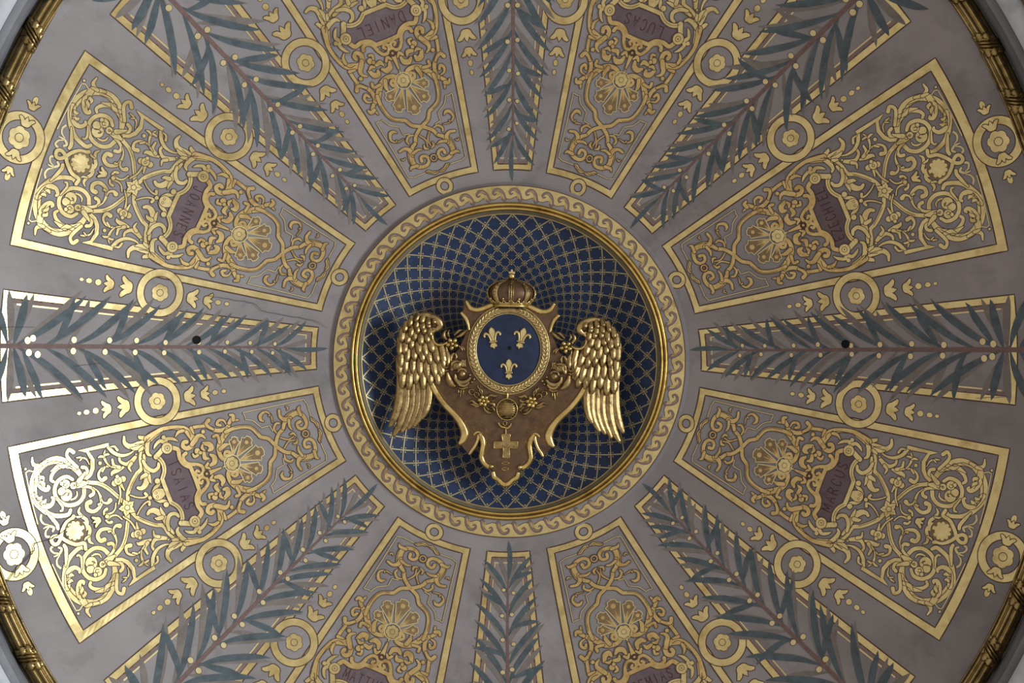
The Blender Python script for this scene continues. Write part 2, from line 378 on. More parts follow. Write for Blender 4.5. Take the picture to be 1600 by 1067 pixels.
BELL = [(0, 0), (.03, .3), (.2, .5), (.5, .62), (.8, .85), (1.03, 1.0), (1.2, .8), (1.1, .45), (.82, .2), (.95, .24), (1.32, 0)]
BELL = [(x * 1.05, y * 1.12) for x, y in BELL]
BELL = BELL + [(x, -y) for x, y in BELL[-2:0:-1]]
def bell(P, c, size, ang, h, m=0, sx=1.0):
    ca, sa = math.cos(ang), math.sin(ang)
    pts = [(c[0] + size * (sx * x * ca - y * sa), c[1] + size * (sx * x * sa + y * ca)) for x, y in BELL]
    P.ribbon(np.array(pts), 1.5, 1, h + 0.0003, closed=True, raw=True); P.ngon(pts, m, h)
def rosette(P, c, r, h, rot=0.3, pet=6):
    a = np.linspace(0, 2 * PI, pet * 8, endpoint=False)
    rr = r * (0.80 + 0.2 * np.abs(np.cos((a - rot) * pet / 2)) ** 0.6)
    pts = np.stack([c[0] + rr * np.cos(a), c[1] + rr * np.sin(a)], -1)
    P.poly(pts, 0, h, outline=0.8); P.ring(c, r * .42, r * .35, 1, h + .0002, n=20)

NAMES = [('EZECHIEL', -22.5), ('MARCUS', 22.5), ('JEREMIAS', 67.5), ('MATTHEUS', 112.5), ('ISAIAS', 157.5), ('JOANNES', 202.5), ('DANIEL', 247.5), ('LUCAS', 292.5)]
def thing_at(name, th, rho):
    p = on_dome(*warp(np.array([th]), np.array([rho])))[0]; o = empty(name, tuple(p)); WORLD[o.name] = tuple(p); return o

# --- arabesque panel: strokes measured once on one half, mirrored on the panel axis, repeated for eight panels
CR = {1: (1400, 230), 2: (1390, 310), 3: (1240, 280), 4: (1140, 300), 5: (1060, 370), 6: (1300, 200)}
AX0 = math.radians(-22.5)
def TR(c, s):
    q = np.array([[float(v) for v in p.split(',')] for p in s.split()]); x0, y0 = CR[c]
    t, r = unwarp(x0 + q[:, 0] / 8.0, y0 + q[:, 1] / 8.0); t = t - AX0
    return np.stack([r * np.cos(t), r * np.sin(t)], -1)
def TC(c, x, y, axis=False):
    p = TR(c, '%g,%g' % (x, y))[0]; return (math.hypot(*p), 0.0) if axis else tuple(p)
# part -> list of (kind, crop, path, widths/8, material)
HALF = {
 'crossing_strap': [
  ('s', 1, '-150,540 -60,650 0,700 100,780 220,840 370,855', [46, 46, 48], 0),
  ('s', 3, '1130,240 1125,330 1080,450 1020,560 960,630 970,750 950,900', [48, 48, 46, 50, 56], 0),
  ('l', 1, '-60,655 20,725 120,800 240,850', [7], 1), ('l', 3, '1110,350 1065,460 1000,575', [7], 1)],
 'volute_scroll': [
  ('s', 1, '560,890 640,925 740,880 790,780 770,670 690,600 600,575 490,600 420,680 410,770', [36, 44, 46, 46, 44, 46, 46, 48], 0),
  ('s', 1, '770,660 720,600 690,560 690,515 715,505', [16, 26, 26, 24, 20], 0),
  ('s', 1, '450,930 520,1020 620,1080 750,1130 870,1110 980,1040 1050,920 1070,790 1040,640 960,540 860,470 750,445 620,460 585,515', [50, 70, 92, 86, 78, 80, 88, 90, 80, 64, 54, 48, 46, 40], 0),
  ('s', 1, '1030,1000 1010,880 960,800 900,765 865,790 880,812', [70, 74, 64, 48, 40, 26], 0),
  ('s', 1, '1060,700 980,610 900,565 830,585 805,650 825,672', [60, 76, 66, 46, 38, 30], 0),
  ('s', 1, '960,600 920,620 905,650', [30, 40, 10], 0), ('s', 1, '1010,660 970,665 955,690', [30, 36, 8], 0),
  ('s', 1, '985,860 940,850 915,820', [34, 40, 8], 0), ('s', 1, '990,920 945,915 930,880', [34, 40, 8], 0),
  ('s', 1, '520,1020 620,1050 740,1040 820,960 840,890 805,862', [30, 44, 44, 40, 38, 32], 0),
  ('s', 1, '700,1080 770,1040 845,990', [50, 44, 8], 0), ('s', 1, '610,1080 690,1050 760,1075', [40, 44, 8], 0),
  ('s', 1, '500,1040 610,1140 640,1200 610,1255 555,1225', [36, 40, 36, 40, 46], 0),
  ('s', 1, '900,1115 1000,1060 1070,1080 1085,1160', [30, 46, 40, 18], 0),
  ('s', 1, '980,1060 1030,1040 1060,1020', [40, 30, 6], 0),
  ('s', 1, '900,490 820,410 760,340 748,292', [20, 40, 44, 40], 0),
  ('d', 1, '640,700', [75], 0), ('d', 1, '700,745', [50], 0), ('d', 1, '650,835', [54], 0), ('d', 1, '700,840', [24], 0),
  ('s', 1, '505,745 500,700 530,660 580,640', [10, 20, 24, 14], 0),
  ('l', 1, '600,740 625,690 600,715 640,730 690,700', [9], 1), ('l', 1, '625,830 650,800 680,830 640,850', [9], 1),
  ('l', 1, '1045,920 1060,790 1035,660 960,565', [9], 1), ('l', 1, '560,1030 680,1090 800,1120 900,1090', [9], 1),
  ('l', 1, '1000,950 990,860 940,790', [8], 1), ('l', 1, '1030,670 960,600 880,590', [8], 1),
  ('l', 1, '780,1110 850,1080 930,1040', [7], 1)],
 'scroll_knot': [
  ('s', 1, '330,690 290,720 300,775 360,800 440,800', [44, 40, 36, 34, 30], 0),
  ('s', 1, '370,850 460,835 550,815', [30, 88, 76], 0), ('d', 1, '550,815', [42], 0),
  ('s', 1, '480,870 430,930 400,980', [60, 44, 20], 0), ('s', 1, '400,900 370,970 390,1030 440,1040', [26, 36, 40, 44], 0),
  ('l', 1, '470,820 500,800 520,830 545,815', [9], 1), ('c', 1, '548,815', [18, 10], 1)],
 'corner_line': [
  ('s', 1, '1010,350 1090,640 1165,970', [14], 4), ('s', 1, '1165,975 1130,1000 1070,990', [14], 4)], 'drop:3': [('d', 1, '1170,1022', [16], 4)],
 'tendril': [
  ('s', 1, '330,615 375,590 360,520 280,500 205,560 190,640 230,740 300,795', [54, 46, 46, 42, 36, 34, 18, 8], 0),
  ('s', 1, '190,655 165,612 110,600 75,635', [12, 20, 30, 54], 0), ('s', 1, '200,600 225,580 230,600', [20, 20, 6], 0),
  ], 'shell_leaf': [
  ('s', 1, '465,548 480,495 440,440 385,400 372,350 415,348', [14, 34, 40, 42, 44, 50], 0), ('s', 1, '440,440 490,430 520,440', [20, 26, 8], 0),
  ], 'bud_tendril': [
  ('s', 1, '0,600 10,530 40,490 90,468 150,462', [16, 16, 20, 24, 20], 0), ('s', 1, '155,462 150,505 118,528', [22, 26, 36], 0),
  ], 'edge_curl': [
  ('s', 1, '815,260 800,300 850,320 900,310 940,290', [26, 30, 30, 22, 8], 4), ('s', 1, '860,190 905,200 905,260 860,310', [30, 26, 22, 10], 4),
  ('s', 1, '870,340 930,350 970,400 965,455', [10, 22, 26, 28], 4)],
 'side_spray': [
  ('s', 3, '1245,190 1222,300 1238,420', [18, 20, 24], 0), ('s', 3, '1175,360 1205,410 1240,460', [16, 30, 50], 0),
  ('d', 3, '1190,497', [36], 0), ('d', 3, '1302,442', [36], 0), ('d', 3, '1255,475', [50], 0), ('d', 3, '1268,525', [22], 0), ('c', 3, '1252,470', [20, 12], 1),
  ], 'leaf_sprig': [
  ('s', 3, '1040,765 1100,700 1160,680 1230,710 1245,755', [40, 56, 40, 30, 28], 0), ('s', 3, '1090,690 1120,640 1090,590', [40, 30, 14], 0),
  ('s', 3, '1190,640 1260,610 1330,570 1340,535', [26, 56, 40, 8], 0), ('s', 3, '1240,640 1310,660 1335,735', [40, 34, 24], 0),
  ('s', 3, '1290,635 1400,650 1480,610 1510,540 1470,480 1420,505', [14, 20, 24, 28, 40, 50], 0), ('s', 3, '1430,640 1460,590', [24, 20], 0),
  ('s', 3, '1360,650 1410,700 1440,770 1430,850', [12, 22, 34, 8], 0), ('s', 3, '1440,770 1490,770 1520,755', [26, 26, 6], 0), ('s', 3, '1430,790 1390,800 1370,795', [26, 22, 6], 0),
  ], 'drop:1': [('d', 3, '1490,690', [22], 0)], 'drop:2': [('d', 3, '1030,800', [12], 0)], 'bracket': [
  ('s', 3, '1040,860 1120,805 1220,785 1320,820 1390,890', [10, 26, 40, 44, 46], 0),
  ('s', 3, '1270,850 1310,895 1360,890', [30, 26, 14], 0),
  ('p', 2, '190,700 180,660 240,640 440,600 365,500 360,380 400,290 460,240 490,270 430,320 410,400 415,490 470,580 580,605 430,640', [0], 0),
  ], 'small_sprig': [
  ('s', 2, '425,430 470,500 540,520 600,515', [8, 18, 26, 8], 0), ('s', 2, '520,515 550,480', [20, 12], 0)],
 'acanthus_spray': [
  ('s', 3, '950,900 860,1010 760,1080', [90, 90, 70], 0),
  ('s', 3, '930,790 915,660 880,545 905,430 955,385 1000,390', [30, 44, 70, 66, 46, 34], 0), ('s', 3, '860,540 845,480 828,445', [40, 30, 8], 0), ('s', 3, '900,550 950,520 970,490', [50, 40, 10], 0),
  ('s', 3, '940,720 890,640 805,600 745,640 740,690', [34, 44, 44, 40, 32], 0),
  ('s', 3, '900,960 1010,910 1110,895 1180,940 1190,1015', [60, 86, 60, 44, 26], 0), ('s', 3, '960,890 1050,870 1105,875', [50, 40, 8], 0), ('s', 3, '930,1000 990,1010 1005,1030', [46, 40, 8], 0),
  ('s', 3, '880,1010 895,900 880,810 840,785', [60, 56, 40, 22], 0), ('s', 3, '940,880 985,850 1000,830', [40, 30, 8], 0),
  ('l', 3, '860,1010 930,940 1050,920', [9], 1), ('l', 3, '900,990 930,890 955,760', [9], 1)],
 'cartouche_scroll': [
  ('s', 4, '1700,830 1600,900 1500,955 1350,975 1220,955 1150,890 1110,830 1120,760 1180,720 1235,745 1225,795 1190,800', [70, 52, 44, 46, 64, 72, 64, 56, 50, 46, 44, 46], 2),
  ('s', 4, '1240,940 1300,915 1335,860', [40, 34, 10], 2), ('s', 4, '955,850 1000,880 1050,870 1085,820 1120,770', [20, 34, 50, 56, 50], 2),
  ('s', 4, '655,1050 690,975 800,945 900,975 975,1015', [46, 46, 44, 40, 44], 2), ('s', 4, '970,1000 1050,990 1140,972', [34, 36, 36], 2), ('s', 4, '1140,972 1105,905', [36, 20], 2),
  ('l', 4, '1140,860 1180,940 1330,960 1500,930', [8], 1)],
 'inner_leaf': [
  ('s', 5, '1300,480 1270,530 1230,520 1180,520', [44, 44, 36, 12], 2), ('s', 5, '1250,520 1255,570 1295,580', [46, 44, 26], 2),
  ], 'bracket_curl': [
  ('s', 5, '1340,470 1375,512 1430,510 1452,462 1405,450', [16, 26, 34, 36, 30], 2), ('s', 5, '1500,400 1560,430 1590,470 1560,510', [30, 36, 40, 50], 2),
  ], 'fan_volute': [
  ('s', 4, '660,650 700,640 690,690 640,685 632,620 715,598 770,680 770,780 720,880 680,960', [34, 30, 34, 40, 46, 48, 52, 60, 70, 50], 2),
  ('s', 4, '640,785 700,770 760,720', [14, 50, 50], 2), ('s', 4, '770,800 800,885 850,870', [36, 34, 36], 2), ('s', 4, '640,930 680,900 700,870', [10, 26, 30], 2)],
 'loop_strap': [
  ('s', 5, '1340,370 1240,415 1110,440 1010,425 930,360 890,325 790,305 710,240 640,190 560,155 470,150 410,100 330,85 240,110 190,150', [42], 2),
  ('l', 5, '1240,425 1110,452 1000,432 920,365', [7], 1)],
 'tip_volute': [
  ('s', 5, '610,440 595,510 530,585 440,630 360,590 320,510 350,450 410,450 440,500 400,530', [40, 46, 58, 56, 46, 40, 38, 36, 34, 40], 2),
  ('s', 5, '530,565 600,545 660,580 678,650', [40, 52, 34, 30], 2), ('s', 5, '400,610 435,680 418,715', [40, 34, 8], 2), ('s', 5, '500,430 532,470 545,545', [16, 30, 34], 2),
  ], 'strap_leaf': [
  ('s', 5, '695,380 728,430 705,490 665,497', [16, 28, 26, 22], 2),], 'strap_tendril': [('s', 5, '470,350 540,308 640,325', [12, 18, 14], 2), ('s', 5, '440,355 480,385 515,370', [10, 30, 18], 2),
  ], 'drop:5': [('s', 5, '575,660 570,690 595,700', [10, 16, 10], 2)],
 'inner_line': [
  ('s', 5, '1130,610 1100,560 1095,530', [10], 4), ('s', 5, '1095,530 1000,515 940,475 885,435', [10], 4), ('s', 5, '885,435 785,465', [10], 4), ('s', 5, '785,465 740,400', [10], 4),
  ('s', 5, '1130,612 755,700 380,795', [10], 4), ('s', 5, '380,795 330,745', [10], 4), ('s', 5, '330,745 295,660 260,580', [10], 4), ('s', 5, '260,580 215,545 175,510 165,470', [10, 20, 26, 14], 2),
  ], 'tip_scroll': [
  ('s', 5, '155,430 140,380 150,330 130,300', [8, 16, 16, 8], 2),
  ], 'line_curl': [
  ('s', 5, '750,500 780,590 850,630 910,580 900,530 860,510', [8, 16, 24, 40, 36, 10], 2), ('s', 5, '790,590 800,580', [20, 14], 2)],
 'cartouche_curl': [
  ('s', 4, '1020,440 1050,450 1060,410 1010,390 970,430 985,500 1060,525 1150,530 1210,570 1225,630 1195,660', [30, 34, 34, 40, 46, 46, 46, 40, 34, 40, 46], 2),
  ('l', 4, '985,440 1000,490 1070,512', [8], 1)],
 'husk_chain': [
  ('s', 4, '875,520 828,560 832,620 880,650', [34, 64, 66, 30], 2), ('s', 4, '880,480 930,500 910,545', [20, 40, 30], 2), ('s', 4, '900,600 950,610 965,670', [20, 56, 40], 2),
  ('s', 4, '905,700 872,730 900,775 975,785', [30, 66, 66, 40], 2), ('s', 4, '960,700 990,730 985,770', [20, 40, 20], 2), ('d', 4, '1050,690', [36], 2), ('d', 4, '1010,670', [22], 2),
  ('s', 4, '1040,640 1080,620 1105,650', [30, 34, 26], 2)], 'drop:4': [('d', 4, '985,928', [24], 2)],
 'axis_curl': [('s', 3, '1100,300 1020,275 930,270 880,295 905,322', [14, 16, 20, 26, 36], 0)],
}
FRAME_HALF_OUT = '630,350 690,500 665,590 675,670 715,735 765,772'
def build_half():
    parts = {}; lvl = 10
    for nm, st in HALF.items():
        P = Paint()
        for k, c, s, w, m in st:
            lvl += 1; h = lvl * 0.00012; pts = TR(c, s); ww = [v / 8.0 * (1.07 if k == 's' and nm in ('volute_scroll', 'acanthus_spray', 'cartouche_scroll', 'tendril', 'leaf_sprig') else 1.0) for v in w]
            if k == 's': P.ribbon(pts, ww, m, h, outline=OW if m != 4 else 0.4, n=7)
            elif k == 'l': P.ribbon(pts, ww, 1, h + 0.0004, n=6)
            elif k == 'd': P.disc(pts[0], ww[0], m, h, outline=OW)
            elif k == 'c': P.ring(pts[0], ww[0], ww[1], 1, h + .0003, n=14)
            elif k == 'p': P.ribbon(pts, OW * 2, 1, h - .00005, closed=True, raw=True); P.ngon(pts, m, h)
        parts[nm] = P
    return parts, lvl
HALVES, LV = build_half()

def build_axis():
    """what sits on the panel axis: crossing flower, shells, fan palmette, cartouche plaque and frame"""
    out = {}; H = 0.016
    def mir(A): A = np.asarray(A); return A * np.array([1, -1])
    P = Paint()                            # closed strap loop round the outer shell
    p = TR(1, '390,40 410,110 520,95 640,140 720,190 800,195 835,150 800,100 750,110 715,170 690,270 640,360 570,410 545,440')
    P.ribbon(p, [44 / 8], 0, H, outline=OW); out['strap_loop'] = (P, 0)
    P = Paint(); c = TC(1, 522, 270, True)
    P.disc(c, 17.5, 5, H + .0002, n=28)
    a = np.linspace(-2.6, 2.6, 120); rr = 10.8 + 4.2 * np.abs(np.cos(a / 5.2 * PI * 9)) ** .55
    pts = [(c[0] + 1.0 + r * math.cos(t), c[1] + r * math.sin(t)) for t, r in zip(a, rr)] + [(c[0] - 14, c[1] - 3), (c[0] - 15, c[1]), (c[0] - 14, c[1] + 3)]
    P.ribbon(np.array(pts), 1.4, 1, H + .0003, closed=True, raw=True); P.ngon(pts, 0, H + .0004)
    for t in np.linspace(-2.1, 2.1, 8): P.ribbon([(c[0] - 8 + 4 * math.cos(t), 4 * math.sin(t)), (c[0] + 1 + 11 * math.cos(t), 11 * math.sin(t))], [.5, .9], 2, H + .0006, n=2, cap=False)
    out['outer_shell'] = (P, 0)
    P = Paint(); c = TC(3, 1132, 140, True)
    for t in np.linspace(0, 2 * PI, 5, endpoint=False) + 0.25:
        d = np.array([math.cos(t), math.sin(t)]); n = np.array([-d[1], d[0]]); b = np.array(c)
        pts = [b + d * 1.5 + n * 1.6, b + d * 5 + n * 4.6, b + d * 9 + n * 4.2, b + d * 11 + n * 2.0, b + d * 14.5, b + d * 11 - n * 2.0, b + d * 9 - n * 4.2, b + d * 5 - n * 4.6, b + d * 1.5 - n * 1.6]
        P.poly(np.array(pts), 0, H + .0006, outline=OW); P.ribbon([b + d * 3, b + d * 10], [.9, .4], 1, H + .0008, n=2, cap=False)
    P.disc(c, 3.6, 0, H + .001, outline=OW); out['crossing_flower'] = (P, 0)
    P = Paint()                            # buds and dots along the axis
    bell(P, TC(1, 185, 395, True), 9.0, 0, H + .0006, sx=1.25); out['axis_bud'] = (P, 0)
    P = Paint(); P.disc(TC(1, 110, 430, True), 3.2, 0, H + .0006, outline=OW); out['drop:6'] = (P, 0)
    P = Paint(); P.disc(TC(3, 842, 266, True), 3.0, 0, H + .0006, outline=OW); out['drop:7'] = (P, 0)
    P = Paint(); b = TR(3, '735,312')[0]; bx = math.hypot(*b)
    P.disc((bx, 0), 9.5, 0, H + .0006, outline=OW, ry=8.5)
    for s in (1, -1):
        for st, w in (('790,330 775,390 735,430 725,470', [60, 46, 32, 28]),):
            q = TR(3, st); q = q if s > 0 else mir(q); P.ribbon(q, [v / 8 for v in w], 0, H + .0005, outline=OW)
        q = TR(3, '752,475'); q = q if s > 0 else mir(q); P.disc(q[0], 4.2, 0, H + .0007, outline=OW)
        q = TR(3, '650,310 690,360 730,370'); q = q if s > 0 else mir(q); P.ribbon(q, [1, 5, 3], 0, H + .00055, outline=OW)
        P.ring((bx + 3, s * 3.2), 2.2, 1.5, 1, H + .0009, n=12)
    out['palmette'] = (P, 0)
    # cartouche: plaque, frame, knobs
    R_ = TR(3, FRAME_HALF_OUT); L_ = TR(3, '262,500 330,650 420,690 475,770 495,860 560,885'); K_ = TR(3, '640,885')
    P = Paint()
    rr = np.vstack([[(math.hypot(*R_[0]), 0)], spline(R_[1:], 6), TR(3, '735,815 690,860')]); ll = np.vstack([[(math.hypot(*L_[0]), 0)], spline(L_[1:], 6), TR(3, '620,880')])
    ym = min(rr[:, 1].max(), ll[:, 1].max()); ys = np.linspace(-ym, ym, 25); nx = 9; pts = []
    o1, o2 = np.argsort(rr[:, 1]), np.argsort(ll[:, 1])
    for y in ys:
        x1 = np.interp(abs(y), rr[o1, 1], rr[o1, 0]); x0 = np.interp(abs(y), ll[o2, 1], ll[o2, 0]); pts += [(x, y) for x in np.linspace(x0, x1, nx)]
    P._add(pts, [(j * nx + i, j * nx + i + 1, (j + 1) * nx + i + 1, (j + 1) * nx + i) for j in range(24) for i in range(nx - 1)], 0, 0.0006); out['plaque'] = (P, 'plaque')
    P = Paint()
    for s in (1, -1):
        f = (lambda A: A) if s > 0 else mir
        P.ribbon(f(np.vstack([[(math.hypot(*R_[0]), 0)], R_[1:2]])), 50 / 8, 0, H, outline=OW, n=3)
        P.ribbon(f(R_[1:]), [6.2, 6.2, 6.2, 6.4], 0, H + .0001, outline=OW)
        P.ribbon(f(TR(3, '775,772 735,815 690,870')), [8, 7.5, 7], 0, H + .0002, outline=OW)
        P.ribbon(f(np.vstack([[(math.hypot(*L_[0]), 0)], L_[1:2]])), 6.0, 2, H, outline=OW, n=3)
        P.ribbon(f(L_[1:]), [6, 6.2, 6.4, 6.4], 2, H + .0001, outline=OW)
        P.disc(f(TR(3, '638,880'))[0], 8.6, 0, H + .0004, outline=OW); P.ring(f(TR(3, '635,878'))[0], 4.6, 3.8, 1, H + .0006, n=16); P.disc(f(TR(3, '635,878'))[0], 1.2, 1, H + .0006, n=8)
        for st, w in (('500,965 560,992 640,995 655,955', [10, 36, 40, 40]), ('680,955 735,965 785,915 805,872', [44, 42, 34, 10])):
            P.ribbon(f(TR(3, st)), [v / 8 for v in w], 0, H + .0003, outline=OW)
        P.disc(f(TR(3, '685,1012'))[0], 3.2, 0, H + .0003, outline=OW)
        P.ribbon(f(spline(R_[1:], 3)), 0.7, 1, H + .0006, raw=True, cap=False)
    out['cartouche_frame'] = (P, 0)
    # fan palmette
    c = np.array(TC(4, 600, 552, True)); petals = []
    for off, L, hw in ((0, 52, .25), (33, 47, .235), (63, 39, .235), (-33, 47, .235), (-63, 39, .235)):
        P = Paint(); t0 = PI + math.radians(off)
        def pp(r, a): return c + r * np.array([math.cos(t0 + a), math.sin(t0 + a)])
        prof = [(13, -.05), (26, -hw * .8), (L * .80, -hw), (L * .90, -hw * 1.08), (L * .93, -hw * .62), (L * 1.02, -hw * .5), (L * 1.05, 0), (L * 1.02, hw * .5), (L * .93, hw * .62), (L * .90, hw * 1.08), (L * .80, hw), (26, hw * .8), (13, .05)]
        pts = np.array([pp(r, a) for r, a in prof])
        P.poly(pts, 5, H + .0003); P.ribbon(pts, 1.5, 4, H + .0006, closed=True, raw=True)
        for q, a in enumerate((-.105, 0, .105)): P.ribbon([pp(15, a * .4), pp(L * .45, a * .9), pp(L * (.62 if q != 1 else .70), a * (1.1 if q != 1 else 0))], [.7, 1.5 if q != 1 else 3.2, .5], 2, H + .0012, n=4)
        P.disc(pp(L * .84, 0), 4.0 if off == 0 else 3.0, 2, H + .0012, n=10); P.disc(pp(14.5, 0), 1.3, 2, H + .0012, n=8)
        petals.append(P)
    out['fan_petals'] = (petals, 0)
    P = Paint(); P.ring(c, 13.4, 11.8, 4, H + .0009, n=24); rosette(P, (c[0] + .5, 0), 10.5, H + .0012, pet=7)
    P.poly(np.array([(c[0] + 8, 3), (c[0] + 18, 0), (c[0] + 8, -3)]), 0, H + .0008, outline=OW)
    q = [TC(4, 740, 492, True), TC(4, 830, 445, True), TC(4, 900, 412, True)]; P.ribbon(q, [2.5, 5, 8], 2, H + .0006, outline=OW); P.ring(TC(4, 920, 412, True), 4.6, 2.8, 2, H + .0008, outline=OW, n=16)
    out['fan_hub'] = (P, 0)
    P = Paint(); q = TC(5, 320, 385, True); P.ring(q, 6.4, 3.0, 2, H, outline=OW, n=18); out['tip_ring'] = (P, 0)
    return out
AXIS = build_axis()

GLYPH = {  # stroke letters on a unit box (x right, y up)
 'A': ['0,0 .5,1 1,0', '.18,.36 .82,.36'], 'C': ['.95,.82 .7,1 .3,1 .05,.7 .05,.3 .3,0 .7,0 .95,.18'], 'D': ['0,0 0,1', '0,1 .55,1 .95,.72 .95,.28 .55,0 0,0'],
 'E': ['.9,1 0,1', '0,1 0,0', '0,0 .9,0', '0,.52 .7,.52'], 'H': ['0,0 0,1', '1,0 1,1', '0,.5 1,.5'], 'I': ['.5,0 .5,1'], 'J': ['.75,1 .75,.25 .5,0 .2,.05 .05,.3'],
 'L': ['0,1 0,0', '0,0 .85,0'], 'M': ['0,0 .1,1', '.1,1 .5,.2', '.5,.2 .9,1', '.9,1 1,0'], 'N': ['0,0 0,1', '0,1 1,0', '1,0 1,1'], 'O': ['.5,1 .1,.8 0,.5 .1,.2 .5,0 .9,.2 1,.5 .9,.8 .5,1'],
 'R': ['0,0 0,1', '0,1 .6,1 .9,.8 .6,.52 0,.5', '.5,.5 .95,0'], 'S': ['.9,.85 .6,1 .2,.95 .08,.74 .3,.55 .7,.45 .92,.25 .75,.03 .35,0 .05,.16'], 'T': ['0,1 1,1', '.5,1 .5,0'], 'U': ['0,1 0,.3 .25,0 .75,0 1,.3 1,1'],
 'Z': ['0,1 1,1', '1,1 0,0', '0,0 1,0']}
CURVED = set('CDJORSU')
def lettering(word):
    P = Paint(); cx = 0.5 * (TC(3, 460, 440)[0] + TC(3, 440, 450)[0]); n = len(word)
    hgt = 15.5; wid = 6.6 if n > 6 else 8.0; gap = (11.4 if n > 7 else 12.8) if n > 6 else 14.0
    x0 = -gap * (n - 1) / 2
    for i, ch in enumerate(word):
        for s in GLYPH[ch]:
            q = np.array([[float(v) for v in p.split(',')] for p in s.split()])
            u = x0 + i * gap + (q[:, 0] - .5) * wid * (1.25 if ch == 'M' else 1); v = (q[:, 1] - .5) * hgt
            # top of the letters points to the dome centre (-x); reading direction follows so that it is not mirrored
            pts = np.stack([cx - v, -u], -1)
            P.ribbon(pts, 1.55, 0, 0.0014, n=5 if (ch in CURVED and len(q) > 3) else 1, cap=True)
    return P

def arabesque_panel(word, deg):
    th = math.radians(deg); root = thing_at('arabesque_panel', th, 560)
    P = Paint(); edge = sector_frame(P, 11.5, 300, 808, 10.2, 13.5, 10.5, 16.0, h=0.0004); P.make('border', th, GB, root)
    P = Paint(); c = (292.0, 0.0); P.ring(c, 13.8, 6.6, 0, 0.0011, outline=0.9, n=40); P.make('inner_ring', th, GB, root)
    for nm, P in HALVES.items():
        P.make(nm.split(':')[0], th, GB, root); P.make(nm.split(':')[0], th, GB, root, mirror=True)
    car = None
    for nm, (P, m) in AXIS.items():
        if nm == 'fan_petals': continue
        if nm == 'plaque': car = P.make('cartouche_plaque', th, ['plaque'], root)
        else:
            o = P.make(nm.split(':')[0], th, GB, root)
            if nm == 'fan_hub':
                for q in AXIS['fan_petals'][0]: q.make('fan_petal', th, GB, o)
    lt = lettering(word).make('lettering', th, ['letter'], car); lt['label'] = 'dark red painted name ' + word
    return root
for word, deg in NAMES:
    o = arabesque_panel(word, deg)
    tag(o, ('gold scrollwork wedge panel with purple cartouche reading %s' % word) if word not in ('MATTHEUS', 'JEREMIAS') else 'gold scrollwork wedge panel at bottom, just %s of the bottom palm' % ('left' if word == 'MATTHEUS' else 'right'), 'painted panel', 'gold scrollwork panels of the dome')

